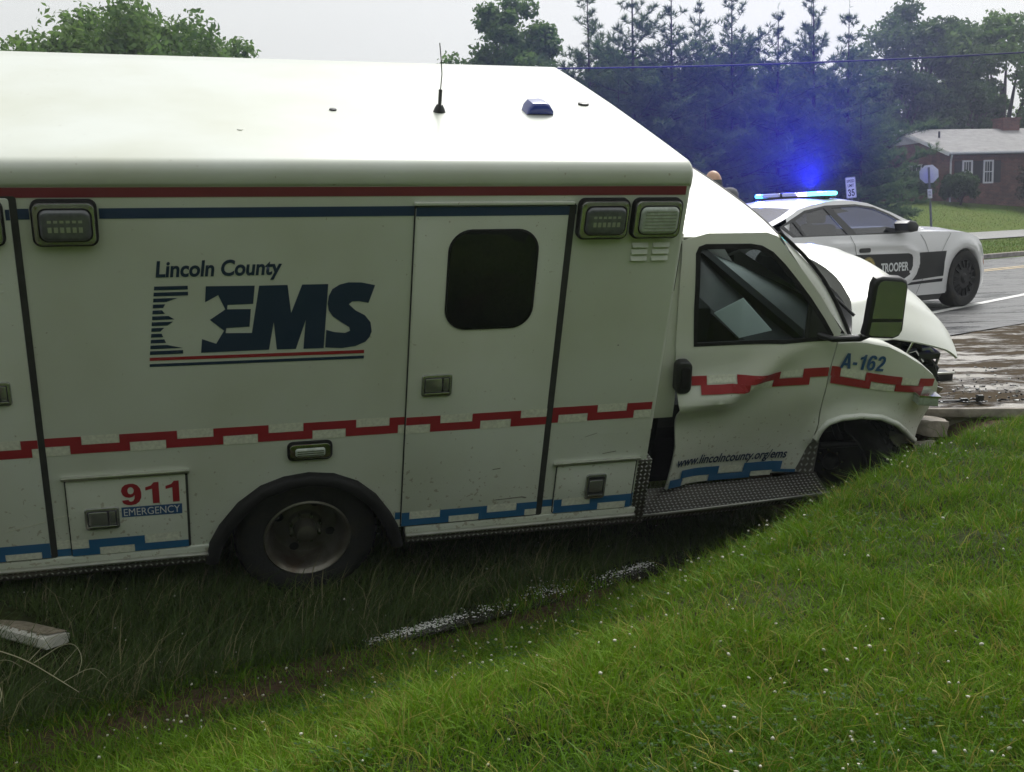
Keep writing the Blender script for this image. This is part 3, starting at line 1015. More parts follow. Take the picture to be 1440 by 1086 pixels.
# side marker lamp above the wheel
q = prism('marker_lamp', rrect(-0.108, 0.120, 0.890, 0.998, 0.03, 5), -0.0005, -0.016, M_RUBBER, amb, bev=0.004)
prism('bezel', rrect(-0.098, 0.110, 0.900, 0.988, 0.025, 5), -0.012, -0.024, M_CHROME, q, bev=0.006)
prism('lens', rrect(-0.070, 0.082, 0.918, 0.968, 0.015, 5), -0.020, -0.036, M_CLEARLENS, q, bev=0.012, seg=3)
for k in range(3):
    box('lens_rib', -0.06, 0.072, -0.0375, -0.0355, 0.930 + 0.012 * k, 0.934 + 0.012 * k, M_CHROME, q)

# louvred vents
def vents(cols, z0, dz, n, hgt, par):
    for (x0, x1) in cols:
        for k in range(n):
            z = z0 + k * dz
            bm = bmesh.new()
            v = [bm.verts.new(p) for p in ((x0, -0.0005, z + hgt), (x1, -0.0005, z + hgt), (x1 - 0.004, -0.013, z + 0.004), (x0 + 0.004, -0.013, z + 0.004), (x0, -0.0005, z), (x1, -0.0005, z))]
            bm.faces.new((v[0], v[1], v[2], v[3]))
            bm.faces.new((v[3], v[2], v[5], v[4]))
            bm.faces.new((v[0], v[3], v[4]))
            bm.faces.new((v[1], v[5], v[2]))
            from_bm('louvre', bm, MW, par)
vents([(1.622, 1.713), (1.735, 1.830)], 1.934, 0.036, 3, 0.026, amb)
for o in d_rear.children:
    pass
vents([(-1.45, -1.325)], 1.852, 0.042, 5, 0.028, amb)

# decals: flat vinyl on the wall, lifted where it crosses a door leaf
def lift(x, z):
    for x0, x1, z0, z1 in DOORS.values():
        if x0 <= x <= x1 and z0 <= z <= z1:
            return -0.0118
    return -0.0019
CUTX = [v for d in DOORS.values() for v in d[:2]]
CUTZ = [v for d in DOORS.values() for v in d[2:]]
def decal(name, polys, material, parent=amb, yf=None, step=None):
    bm = bm_poly_grid(polys, step, () if yf else CUTX, () if yf else CUTZ)
    if yf:
        for v in bm.verts:
            v.co.y = yf(v.co.x, v.co.z)
    else:
        bmesh.ops.split_edges(bm, edges=bm.edges[:])
        for f in bm.faces:
            c = f.calc_center_median()
            y = lift(c.x, c.z)
            for v in f.verts:
                v.co.y = y
    return from_bm(name, bm, material, parent)
def rc(x0, x1, z0, z1):
    return [[(x0, z0), (x1, z0), (x1, z1), (x0, z1)]]
decal('red_stripe', [rc(XR, XF - 0.034, 2.283, 2.328)], M_REDDULL)
for a, b in ((XR, -1.575), (-1.285, -1.192), (-0.910, 1.302)):
    decal('navy_stripe', [rc(a, b, 2.186, 2.234)], M_NAVY)

def zigzag(x_start, n, P, zl, zm, zh, hl, lo, ll, xmin, xmax, skip=()):
    band, tape = [], []
    def add(lst, a, b, c, d):
        a, b = max(a, xmin), min(b, xmax)
        for s0, s1 in skip:
            if a < s0 < b < s1 or (a < s0 and b <= s1 and b > s0): b = s0
            elif s0 <= a < s1 < b: a = s1
            elif s0 <= a and b <= s1: return
        if b - a > 0.002:
            lst.append(rc(a, b, c, d))
    for k in range(n):
        x = x_start + k * P
        add(band, x, x + hl, zm, zh)
        add(band, x + lo, x + lo + ll, zl, zm)
        add(tape, x + hl + 0.003, x + P - 0.003, zm + 0.002, zh + 0.004)
        add(tape, x + lo + ll - P + 0.003, x + lo - 0.003, zl - 0.004, zm - 0.002)
    return band, tape
b1, t1 = zigzag(-1.342 - 3 * 0.4385, 11, 0.4385, 1.010, 1.057, 1.103, 0.266, 0.2135, 0.270, XR, XF - 0.034)
decal('red_zigzag', b1, M_RED)
for p in t1: decal('reflective_patch', [p], M_REFLECT)
b2, t2 = zigzag(-1.087 - 3 * 0.437, 4, 0.437, 0.426, 0.468, 0.517, 0.265, 0.215, 0.270, XR, -0.466)
b3, t3 = zigzag(0.709 - 0.435, 4, 0.435, 0.426, 0.472, 0.517, 0.265, 0.220, 0.265, 0.462, 1.846)
decal('blue_zigzag', b2, M_BLUE)
decal('blue_zigzag', b3, M_BLUE)
for p in t2 + t3: decal('reflective_patch', [p], M_REFLECT)

for p in ([(1.50, 0.905), (1.57, 0.925), (1.575, 0.930), (1.51, 0.911)], [(1.62, 0.790), (1.70, 0.800), (1.70, 0.805), (1.62, 0.794)], [(0.98, 0.745), (1.03, 0.750), (1.03, 0.756), (0.99, 0.752)],
          [(1.01, 0.548), (1.17, 0.552), (1.19, 0.545), (1.20, 0.552), (1.17, 0.560), (1.02, 0.553)], [(1.62, 1.455), (1.628, 1.455), (1.628, 1.462), (1.62, 1.462)], [(-1.46, 0.60), (-1.16, 0.665), (-1.16, 0.672), (-1.46, 0.606)]):
    decal('scuff_mark', [[p]], M_SCUFF if p[0][0] > 0 else M_REFLECT)
# county emblem: barred field, star cut-out and the letters E M S
E_ = [(-0.473, 1.856), (-0.252, 1.853), (-0.261, 1.761), (-0.378, 1.759), (-0.381, 1.737), (-0.272, 1.735), (-0.28, 1.644), (-0.387, 1.641), (-0.391, 1.615), (-0.27, 1.611), (-0.232, 1.852), (-0.101, 1.852), (-0.085, 1.708), (-0.033, 1.852), (0.09, 1.851), (0.071, 1.515), (-0.027, 1.516), (-0.016, 1.668), (-0.063, 1.517), (-0.154, 1.518), (-0.167, 1.662), (-0.191, 1.519), (-0.507, 1.518), (-0.5, 1.589), (-0.436, 1.562), (-0.398, 1.628), (-0.461, 1.686), (-0.389, 1.737), (-0.419, 1.81), (-0.479, 1.776)]
S_ = [(0.315, 1.839), (0.285, 1.747), (0.239, 1.758), (0.205, 1.757), (0.190, 1.743), (0.223, 1.71), (0.269, 1.683), (0.298, 1.644), (0.305, 1.595), (0.295, 1.565), (0.275, 1.540), (0.227, 1.519), (0.158, 1.511), (0.078, 1.518), (0.083, 1.612), (0.122, 1.599), (0.174, 1.592), (0.198, 1.603), (0.194, 1.622), (0.155, 1.65), (0.114, 1.682), (0.093, 1.715), (0.088, 1.75), (0.093, 1.79), (0.110, 1.825), (0.145, 1.847), (0.186, 1.857), (0.247, 1.855)]
decal('emblem_letters', [[E_], [S_]], M_INK)
def clip_bars():
    # the bars stop where the arms of the star reach into the field
    cut = [(-0.553, 1.779), (-0.635, 1.811), (-0.676, 1.736), (-0.615, 1.692), (-0.686, 1.64), (-0.654, 1.553), (-0.583, 1.593)]
    def xr(z):
        if z > 1.795: 
            r = -0.553
            if z < 1.811: r = -0.60
            return r
        if z < 1.565: return -0.588
        best = None
        for (xa, za), (xb, zb_) in zip(cut[:-1], cut[1:]):
            if min(za, zb_) <= z <= max(za, zb_):
                u = (z - za) / (zb_ - za + 1e-9)
                x = xa + u * (xb - xa)
                best = x if best is None else min(best, x)
        return best if best is not None else -0.57
    polys = []
    n = 12
    for k in range(n):
        zc1 = 1.861 - k * (1.861 - 1.517) / (n - 0.35)
        zc0 = zc1 - 0.0185
        def xl(z): return -0.700 - (1.862 - z) * 0.1108
        polys.append([[(xl(zc0), zc0), (xr(zc0), zc0), (xr(zc1), zc1), (xl(zc1), zc1)]])
    return polys
decal('emblem_bars', clip_bars(), M_INK)
decal('emblem_underline', [[[(-0.741, 1.487), (0.27, 1.478), (0.27, 1.496), (-0.740, 1.503)]]], M_RED)
decal('emblem_underline', [[[(-0.743, 1.455), (0.27, 1.449), (0.27, 1.465), (-0.742, 1.470)]]], M_INK)
lettering('Lincoln County', -0.694, -0.135, 1.880, 1.985, lambda x, z: -0.0022, M_INK, amb, bold=0.03, shear=0.12)
numerals('911', -0.918, -0.622, 0.703, 0.826, lambda x, z: -0.0122, M_RED, d_911)
decal('letter_panel', [[[(-0.921, 0.634), (-0.633, 0.631), (-0.632, 0.690), (-0.921, 0.692)]]], M_LETBLUE, d_911)
lettering('EMERGENCY', -0.911, -0.643, 0.641, 0.683, lambda x, z: -0.0130, M_WHITEVINYL, d_911, bold=0.0)

# sill rail of tread plate with a bright nosing
for x0, x1 in ((XR, -0.475), (0.520, 1.868)):
    box('sill_rail', x0, x1, -0.028, 0.05, 0.325, 0.368, M_PLATE, amb, bev=0.004)
    box('sill_nosing', x0, x1, -0.034, 0.04, 0.3685, 0.381, M_ALU, amb, bev=0.005)
    box('sill_ledge', x0, x1, -0.010, 0.04, 0.3815, 0.4195, MW, amb, bev=0.004)
box('corner_guard', 1.848, 1.932, -0.006, 0.12, 0.30, 0.732, M_PLATE, amb, bev=0.006)
# rubber flare round the wheel opening
def flare():
    bm = bmesh.new()
    outer = [(-0.535, 0.32), (-0.508, 0.43), (-0.455, 0.535), (-0.36, 0.66), (-0.245, 0.752), (-0.125, 0.797), (0.0, 0.812), (0.13, 0.795), (0.257, 0.737), (0.355, 0.648), (0.437, 0.525), (0.48, 0.44), (0.512, 0.32)]
    rows = []
    for i, (x, z) in enumerate(outer):
        a = Vector((x, z)); c = Vector((0.0, 0.32))
        d = (c - a).normalized()
        row = []
        for ins, y in ((0.0, -0.0006), (0.004, -0.030), (0.020, -0.048), (0.050, -0.050), (0.066, -0.040), (0.072, 0.010), (0.072, 0.06)):
            p = a + d * ins
            row.append(bm.verts.new((p.x, y, p.y)))
        rows.append(row)
    for i in range(len(rows) - 1):
        for j in range(6):
            bm.faces.new((rows[i][j], rows[i + 1][j], rows[i + 1][j + 1], rows[i][j + 1]))
    bmesh.ops.subdivide_edges(bm, edges=bm.edges[:], cuts=1, smooth=0.6)
    from_bm('wheel_flare', bm, M_RUBBER, amb, smooth=True)
flare()

# wheels
TYRE = [(0.225, 0.03), (0.225, 0.0), (0.245, -0.012), (0.30, -0.022), (0.335, -0.018), (0.356, -0.004), (0.370, 0.018), (0.375, 0.05), (0.375, 0.17), (0.368, 0.20), (0.34, 0.222), (0.26, 0.225), (0.225, 0.20)]
def tread(par, y0, y1):
    bm = bmesh.new()
    for k in range(44):
        a = 2 * PI * k / 44
        for yy0, yy1, sh in ((y0, y0 + 0.05, 0.0), (y0 + 0.058, y1 - 0.058, 0.07), (y1 - 0.05, y1, 0.0)):
            c, s = math.cos(a + sh), math.sin(a + sh)
            vs = []
            for r in (0.366, 0.3815):
                for da in (-0.052, 0.052):
                    cc, ss = math.cos(a + sh + da), math.sin(a + sh + da)
                    for y in (yy0, yy1):
                        vs.append(bm.verts.new((r * cc, y, r * ss)))
            for f in ((4, 5, 7, 6), (0, 1, 5, 4), (2, 6, 7, 3), (0, 4, 6, 2), (1, 3, 7, 5)):
                bm.faces.new([vs[i] for i in f])
    o = from_bm('tread_block', bm, M_TYRE, par)
    return o
def ambulance_wheel(x, y, z, deep=True, turn=0.0, flip=1):
    w = thing('wheel', None, None)
    w.parent = amb
    w.location = (x, y, z)
    w.rotation_euler = (0, 0, turn + (PI if flip < 0 else 0))
    t = lathe('tyre', TYRE, M_TYRE, w, seg=56)
    tread(w, 0.03, 0.195)
    if deep:
        rim = [(0.232, 0.02), (0.234, -0.008), (0.226, -0.014), (0.218, -0.006), (0.206, 0.01), (0.196, 0.05), (0.188, 0.10), (0.172, 0.128), (0.135, 0.135), (0.098, 0.120), (0.086, 0.100), (0.072, 0.098), (0.060, 0.098)]
    else:
        rim = [(0.232, 0.02), (0.234, -0.006), (0.226, -0.012), (0.212, 0.0), (0.196, 0.02), (0.170, 0.012), (0.13, -0.015), (0.10, -0.02), (0.06, -0.02)]
    r = lathe('rim', rim, M_STEEL, w, seg=56)
    hub = lathe('hub', [(0.0, 0.018), (0.030, 0.020), (0.050, 0.028), (0.056, 0.040), (0.060, 0.10)] if deep else [(0.0, -0.08), (0.03, -0.08), (0.045, -0.07), (0.055, -0.02)], M_STEEL, w, seg=28)
    yb = 0.094 if deep else -0.022
    for k in range(8):
        a = 2 * PI * (k + 0.5) / 8
        lathe('lug_nut', [(0.0, yb - 0.022), (0.009, yb - 0.020), (0.011, yb), (0.011, yb + 0.02)], M_CHROME, w, c=(0.082 * math.cos(a), 0, 0.082 * math.sin(a)), seg=6)
    yh = 0.1255 if deep else -0.004
    for k in range(4):
        a = 2 * PI * (k + 0.25) / 4 + 0.79
        lathe('hand_hole', [(0.0, yh + 0.001), (0.026, yh)], M_DARK, w, c=(0.150 * math.cos(a), 0, 0.150 * math.sin(a)), seg=14)
    return w
w0 = ambulance_wheel(0.0, 0.045, 0.375)
for args in ((0.0, 0.35, 0.375), (0.0, W - 0.35 - 0.02, 0.375), (0.0, W - 0.045, 0.375)):
    c = copy_tree(w0, amb)
    c.location = args
    if args[1] > 1.0:
        c.rotation_euler = (0, 0, PI)
wf = ambulance_wheel(3.46, 0.45, 0.335, deep=False, turn=-0.95)
for ch in wf.children:
    if ch.name.startswith(('rim', 'hub')):
        ch.data = ch.data.copy(); ch.data.materials[0] = M_WHEELBLACK
c = copy_tree(wf, amb)
c.location = (3.38, W - 0.27, 0.375)
c.rotation_euler = (0, 0, PI - 0.2)

# ------------------------------------------------------------------ ambulance cab
AF = [(3.066, 0.70), (3.082, 0.765), (3.12, 0.815), (3.20, 0.842), (3.332, 0.847), (3.49, 0.822), (3.636, 0.752), (3.735, 0.678), (3.80, 0.622), (3.852, 0.585)]   # front wheel opening
def seg_dist(x, z, pl):
    best = 9
    for (a, b), (c, d) in zip(pl[:-1], pl[1:]):
        u = max(0, min(1, ((x - a) * (c - a) + (z - b) * (d - b)) / ((c - a) ** 2 + (d - b) ** 2)))
        best = min(best, math.hypot(x - a - u * (c - a), z - b - u * (d - b)))
    return best
def cab_y(x, z, dent=True):
    y = 0.175
    if z > 1.30: y += (z - 1.30) * 0.14 + max(0, z - 1.62) ** 2 * 0.28
    if z < 0.80: y += (0.80 - z) ** 2 * 0.18
    y -= 0.030 * math.exp(-((z - 1.02) / 0.22) ** 2)
    if x > 3.35: y += (x - 3.35) ** 2 * 0.30
    if z > 0.55: y -= 0.034 * math.exp(-(seg_dist(x, z, AF) / 0.06) ** 2) * (1 if x > 3.0 else 0)
    if dent:
        # crumple: a crease runs forward from the handle, the skin above it tips outwards, below it is pushed in
        if x < 2.72:
            zc = 0.985 + 0.03 * math.sin((x - 2.1) * 5) + max(0, x - 2.42) * 0.9
        else:
            zc = 1.27
        f = max(0.0, 1 - max(0, x - 2.35) / 0.55) * max(0.0, min(1.0, (x - 1.9) / 0.2))
        dz = z - zc
        if dz >= 0: y -= 0.070 * f * math.exp(-(dz / 0.115) ** 2)
        else: y -= 0.070 * f * math.exp(-(dz / 0.06) ** 2) - 0.022 * f * math.exp(-((dz + 0.16) / 0.12) ** 2)
        # shallow diagonal buckle rising to the mirror
        d2 = (x - 2.62) * 0.78 - (z - 1.12) * 0.62
        y -= 0.024 * math.exp(-(d2 / 0.09) ** 2) * math.exp(-((z - 1.12) / 0.16) ** 2)
        # lower front corner of the door bent outwards
        y -= 0.035 * max(0, min(1, (x - 2.82) / 0.2)) * max(0, min(1, (0.72 - z) / 0.25)) * (x < 3.06)
        # rear lower edge stands open
        y -= 0.05 * max(0, min(1, (2.32 - x) / 0.25)) * max(0, min(1, (0.95 - z) / 0.4))
    return y

DOOR = [(2.135, 0.402), (2.150, 0.70), (2.118, 0.92), (2.085, 1.02), (2.07, 1.18), (2.055, 1.35), (2.045, 1.70), (2.048, 1.93), (2.20, 1.965), (2.56, 1.965), (2.625, 1.945), (2.70, 1.865), (2.93, 1.615), (3.105, 1.395), (3.085, 1.325), (3.062, 1.15), (3.058, 0.98), (3.062, 0.80), (3.050, 0.70), (3.03, 0.60), (2.985, 0.452), (2.60, 0.428)]
WIN = [(2.168, 1.345), (2.150, 1.55), (2.135, 1.86), (2.150, 1.893), (2.19, 1.905), (2.46, 1.903), (2.53, 1.892), (2.60, 1.858), (2.68, 1.79), (2.76, 1.710), (2.87, 1.595), (2.98, 1.465), (3.05, 1.372), (3.035, 1.345)]
door = panel('cab_door', [[DOOR, WIN]], cab_y, MW2, amb, step=0.035, thick=0.012)
door['label'] = 'dented passenger door of the cab'
# weather strip and window
def offset_loop(pl, d):
    n = len(pl)
    out = []
    cx = sum(p[0] for p in pl) / n
    cz = sum(p[1] for p in pl) / n
    for i in range(n):
        a, b, c_ = Vector(pl[i - 1]), Vector(pl[i]), Vector(pl[(i + 1) % n])
        t = ((b - a).normalized() + (c_ - b).normalized())
        t = t.normalized() if t.length > 1e-6 else (c_ - b).normalized()
        nn = Vector((-t.y, t.x))
        if nn.dot(b - Vector((cx, cz))) < 0: nn = -nn
        p = b + nn * d
        out.append((p.x, p.y))
    return out
panel('window_seal', [[offset_loop(WIN, 0.006), offset_loop(WIN, -0.022)]], lambda x, z: cab_y(x, z) - 0.003, M_RUBBER, door, step=0.08, thick=0.012)
panel('window', [[offset_loop(WIN, -0.010)]], lambda x, z: cab_y(x, z, False) + 0.012, M_GLASS, door, step=0.1)
# black corner fillet behind the mirror and the division bar
panel('window_divider', [[[(2.868, 1.352), (2.885, 1.352), (2.885, 1.565), (2.868, 1.585)]]], lambda x, z: cab_y(x, z, False) + 0.002, M_TRIM, door, step=0.1, thick=0.01)
panel('mirror_patch', [[[(2.887, 1.350), (3.040, 1.350), (3.050, 1.372), (2.97, 1.470), (2.887, 1.570)]]], lambda x, z: cab_y(x, z, False) - 0.002, M_TRIM, door, step=0.1, thick=0.012)
h = prism('door_handle', rrect(2.062, 2.158, 1.080, 1.282, 0.036, 6, shear=-0.10), 0.15, 0.098, M_TRIM, door, bev=0.014, seg=3)
prism('grip', rrect(2.082, 2.138, 1.115, 1.252, 0.018, 4, shear=-0.10), 0.104, 0.090, M_RUBBER, h, bev=0.008)

FEN = [(3.094, 1.318), (3.20, 1.322), (3.293, 1.313), (3.448, 1.280), (3.59, 1.215), (3.741, 1.130), (3.87, 1.038), (3.935, 0.972), (3.952, 0.93), (3.966, 0.865), (3.935, 0.775), (3.884, 0.645), (3.858, 0.585)] + AF[::-1][1:] + [(3.068, 0.80), (3.066, 0.98), (3.070, 1.15), (3.092, 1.317)]
fen = panel('fender', [[FEN]], cab_y, MW2, amb, step=0.035, thick=0.012)
tube('arch_lip', [(x, cab_y(x, z) - 0.006, z) for x, z in AF], 0.019, MW2, fen, seg=10)
# the fender rolls over inwards along its top edge
TOP = [(3.094, 1.318), (3.20, 1.322), (3.293, 1.313), (3.448, 1.280), (3.59, 1.215), (3.741, 1.130), (3.87, 1.038), (3.935, 0.972)]
def top_pt(u):
    k = u * (len(TOP) - 1); i = min(int(k), len(TOP) - 2); f = k - i
    return TOP[i][0] + f * (TOP[i + 1][0] - TOP[i][0]), TOP[i][1] + f * (TOP[i + 1][1] - TOP[i][1])
def roll(u, v):
    x, z = top_pt(u)
    a = v * PI / 2
    return (x - 0.02 * v, cab_y(x, z) + 0.001 + 0.13 * math.sin(a) * v + 0.02 * v, z + 0.03 * math.sin(a * 1.1) - 0.055 * v ** 3)
grid_surface('fender_top', 28, 6, roll, MW2, fen)
# front corner of the fender turning inwards
NOSE = [(3.935, 0.972), (3.952, 0.93), (3.966, 0.865), (3.935, 0.775), (3.884, 0.645), (3.858, 0.585)]
def nose_pt(u):
    k = u * (len(NOSE) - 1); i = min(int(k), len(NOSE) - 2); f = k - i
    return NOSE[i][0] + f * (NOSE[i + 1][0] - NOSE[i][0]), NOSE[i][1] + f * (NOSE[i + 1][1] - NOSE[i][1])
def nose_fn(u, v):
    x, z = nose_pt(u)
    return (x + 0.06 * v * (1.2 - v) - 0.004, cab_y(x, z) + 0.0005 + 0.20 * v, z - 0.004 + 0.03 * v * (1 - u))
grid_surface('fender_nose', 15, 6, nose_fn, MW2, fen)
# lamp at the fender tip
l = prism('marker_lamp', [(3.738, 0.948), (3.882, 0.932), (3.897, 0.862), (3.745, 0.884)], 0.24, 0.135, M_CLEARLENS, amb, bev=0.012, seg=3)
prism('lamp_rim', [(3.730, 0.956), (3.890, 0.940), (3.890, 0.930), (3.730, 0.946)], 0.24, 0.130, M_CHROME, l)

# stripes and letters that follow the bent sheet metal
def on_cab(off):
    return lambda x, z: cab_y(x, z) - off
def slanted(a, b, lo, hi):
    def dz(x): return -0.20 * max(0, x - 3.085)
    n = max(2, int((b - a) / 0.05) + 1)
    xs = [a + (b - a) * i / n for i in range(n + 1)]
    return [[(x, lo + dz(x)) for x in xs] + [(x, hi + dz(x)) for x in xs[::-1]]]
red = [slanted(2.165, 2.258, 1.122, 1.171), slanted(2.221, 2.521, 1.074, 1.122), slanted(2.446, 2.732, 1.122, 1.172), slanted(2.694, 2.938, 1.074, 1.122), slanted(2.888, 3.056, 1.122, 1.177), slanted(3.072, 3.137, 1.125, 1.184),
       slanted(3.079, 3.361, 1.076, 1.125), slanted(3.317, 3.592, 1.125, 1.178), slanted(3.552, 3.797, 1.080, 1.125), slanted(3.746, 3.885, 1.125, 1.178)]
decal('red_zigzag', red, M_RED, amb, on_cab(0.006), 0.035)
blue = [slanted(2.150, 2.238, 0.408, 0.470), slanted(2.222, 2.476, 0.470, 0.530), slanted(2.420, 2.700, 0.423, 0.470), slanted(2.642, 2.896, 0.470, 0.537), slanted(2.845, 2.990, 0.455, 0.478)]
decal('blue_zigzag', blue, M_BLUE, amb, on_cab(0.006), 0.035)
tape = [slanted(2.262, 2.440, 1.128, 1.172), slanted(2.526, 2.690, 1.076, 1.118), slanted(2.736, 2.884, 1.128, 1.172), slanted(3.140, 3.312, 1.130, 1.180), slanted(3.366, 3.548, 1.076, 1.118), slanted(3.596, 3.742, 1.130, 1.176), slanted(2.245, 2.415, 0.424, 0.466), slanted(2.48, 2.638, 0.474, 0.528), slanted(2.705, 2.84, 0.430, 0.466)]
for p in tape: decal('reflective_patch', [p], M_REFLECT, amb, on_cab(0.0045), 0.035)
lettering('www.lincolncounty.org/ems', 2.168, 2.905, 0.540, 0.626, on_cab(0.007), M_INK, amb, bold=0.02, shear=0.15)
numerals('A-162', 3.125, 3.435, 1.170, 1.265, on_cab(0.0075), M_LETBLUE, amb, shear=0.14, slope=-0.13)

# roof of the cab, header, windshield
def roof_fn(u, v):
    x = 1.925 + u * (2.655 - 1.925)
    s = v * 2 - 1                                           # across
    y = W / 2 + s * (W / 2 - cab_y(2.3, 1.965) - 0.002)
    edge = 1 - abs(s) ** 5
    crown = 0.055 * (1 - s * s)
    z = 1.945 + 0.050 * edge * (1 - 0.55 * u ** 2.2) + 0.3 * crown * (1 - 0.65 * u) - 0.012 * u ** 4
    x += 0.03 * (1 - s * s) * u
    return (x, y, z)
grid_surface('cab_roof', 18, 40, roof_fn, MW2, amb, thick=0.01)
HZ = lambda v: roof_fn(1, v)
def ws_fn(u, v):
    s = v * 2 - 1
    hx, hy, hz = HZ(0.03 + 0.94 * v)
    bx = 3.20 + 0.29 * (1 - s * s)
    by = W / 2 + s * (W / 2 - 0.215)
    bz = 1.31 - 0.13 * (1 - s * s)
    bulge = 0.05 * math.sin(PI * u)
    return (hx + (bx - hx) * u + bulge * 0.7, hy + (by - hy) * u, hz - 0.004 + (bz - hz) * u + bulge)
grid_surface('windshield', 12, 24, ws_fn, M_WSGLASS, amb)
# rubber and pillars round the windshield
tube('windshield_seal', [ws_fn(0.0, k / 12) for k in range(13)], 0.009, M_RUBBER, amb)
for v in (0.0, 1.0):
    tube('pillar_seal', [Vector(ws_fn(k / 8, v)) + Vector((0.01, 0, 0.01)) for k in range(9)], 0.011, M_RUBBER, amb)
tube('wiper_arm', [(3.36, 0.45, 1.365), (3.20, 0.62, 1.50), (3.02, 0.95, 1.64)], 0.010, M_TRIM, amb)
tube('wiper_arm', [(3.44, 1.15, 1.385), (3.24, 1.35, 1.53), (3.05, 1.70, 1.65)], 0.010, M_TRIM, amb)
# cab body: A pillar skins, far side, rear of the cab, floor and dark inner lining
def pillar_fn(u, v):
    p = Vector(ws_fn(u, 0.0))
    x = 2.640 + u * (3.115 - 2.640)
    z = 1.955 + (1.395 - 1.955) * (u ** 0.95)
    q = Vector((x, cab_y(x, z, False) + 0.001, z))
    m = q.lerp(p, v)
    m.y -= 0.006 * math.sin(PI * v)
    return m
grid_surface('windshield_pillar', 14, 4, pillar_fn, MW2, amb)
far_y = lambda x, z: W - cab_y(x, z, False)
DOORF = [(1.94, 0.42), (1.94, 1.955), (2.56, 1.955), (2.625, 1.945), (2.70, 1.865), (2.93, 1.615), (3.105, 1.395), (3.07, 1.15), (3.06, 0.75), (2.985, 0.45)]
fd = panel('cab_door', [[DOORF, WIN]], far_y, MW2, amb, step=0.07, thick=0.012)
fd['label'] = 'driver door on the far side of the cab'
panel('window', [[offset_loop(WIN, -0.004)]], lambda x, z: far_y(x, z) - 0.01, M_TINT, fd, step=0.1)
panel('fender', [[FEN]], far_y, MW2, amb, step=0.07, thick=0.012)
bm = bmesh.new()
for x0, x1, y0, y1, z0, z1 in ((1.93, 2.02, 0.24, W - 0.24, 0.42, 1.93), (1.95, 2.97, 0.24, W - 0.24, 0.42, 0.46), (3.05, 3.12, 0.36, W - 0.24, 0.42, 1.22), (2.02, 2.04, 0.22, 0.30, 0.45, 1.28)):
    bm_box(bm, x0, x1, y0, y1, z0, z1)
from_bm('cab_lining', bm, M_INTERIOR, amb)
panel('rear_pillar', [[[(1.915, 0.90), (2.10, 0.90), (2.09, 1.05), (2.065, 1.3), (2.06, 1.96), (1.915, 1.985)]]], lambda x, z: cab_y(x, z, False) + 0.014, MW2, amb, step=0.1)
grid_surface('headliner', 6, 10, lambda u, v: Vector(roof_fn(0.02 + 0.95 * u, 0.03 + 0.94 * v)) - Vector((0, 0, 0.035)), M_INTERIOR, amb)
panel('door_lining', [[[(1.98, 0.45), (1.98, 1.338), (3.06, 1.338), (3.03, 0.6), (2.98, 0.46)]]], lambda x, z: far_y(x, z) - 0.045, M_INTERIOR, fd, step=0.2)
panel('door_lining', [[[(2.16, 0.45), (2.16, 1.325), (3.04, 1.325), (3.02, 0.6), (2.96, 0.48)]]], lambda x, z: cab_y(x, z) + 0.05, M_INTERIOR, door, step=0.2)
# inside: dashboard, seats, steering wheel, rear view mirror, sun visor
dsh = grid_surface('dashboard', 8, 16, lambda u, v: (2.84 + 0.36 * u + 0.22 * (1 - (2 * v - 1) ** 2) * u, 0.26 + v * (W - 0.52), 1.06 + 0.14 * math.sin(PI * min(1, u * 0.7))), M_DASH, amb)
box('glove_box', 2.81, 2.85, 0.28, W - 0.28, 0.70, 1.065, M_INTERIOR, dsh)
for y in (0.32, 1.40):
    st = box('seat', 2.05, 2.52, y, y + 0.52, 0.72, 0.90, M_SEAT, amb, bev=0.05)
    bk = box('backrest', 2.05, 2.20, y + 0.01, y + 0.51, 0.90, 1.52, M_SEAT, st, bev=0.05)
    box('headrest', 2.07, 2.17, y + 0.13, y + 0.39, 1.54, 1.72, M_SEAT, st, bev=0.03)
swm = thing('steering_wheel', None, None)
swm.parent = amb
swm.location = (2.74, 1.66, 1.22)
swm.rotation_euler = (0, math.radians(-62), 0)
tube('wheel_ring', [(0.19 * math.cos(a), 0.19 * math.sin(a), 0) for a in np.linspace(0, 2 * PI, 29)], 0.016, M_TRIM, swm)
box('wheel_spoke', -0.18, 0.18, -0.03, 0.03, -0.02, 0.01, M_TRIM, swm, bev=0.008)
prism('rear_view_mirror', rrect(2.70, 2.86, 1.72, 1.80, 0.02, 4), W / 2 + 0.02, W / 2 - 0.10, M_TRIM, amb, bev=0.01)
box('sun_visor', 2.47, 2.60, 0.42, 0.95, 1.90, 1.915, M_INTERIOR, amb)
# paperwork propped on the seat
PQ = [(2.70, 0.66, 1.412), (2.903, 0.60, 1.217), (2.63, 0.50, 1.225), (2.467, 0.56, 1.366)]
pp_ = mesh('paper_sheet', PQ + [(x + 0.003, y + 0.006, z + 0.003) for x, y, z in PQ], [(0, 1, 2, 3), (4, 5, 6, 7), (0, 1, 5, 4), (1, 2, 6, 5), (2, 3, 7, 6), (3, 0, 4, 7)], M_PAPER)
pp_.matrix_world = AMW
tag(pp_, 'pale paper form lying inside the ambulance cab, seen through the door window', 'paper')
box('equipment_console', 2.22, 2.62, 0.86, 1.32, 0.60, 1.27, M_INTERIOR, amb, bev=0.03)

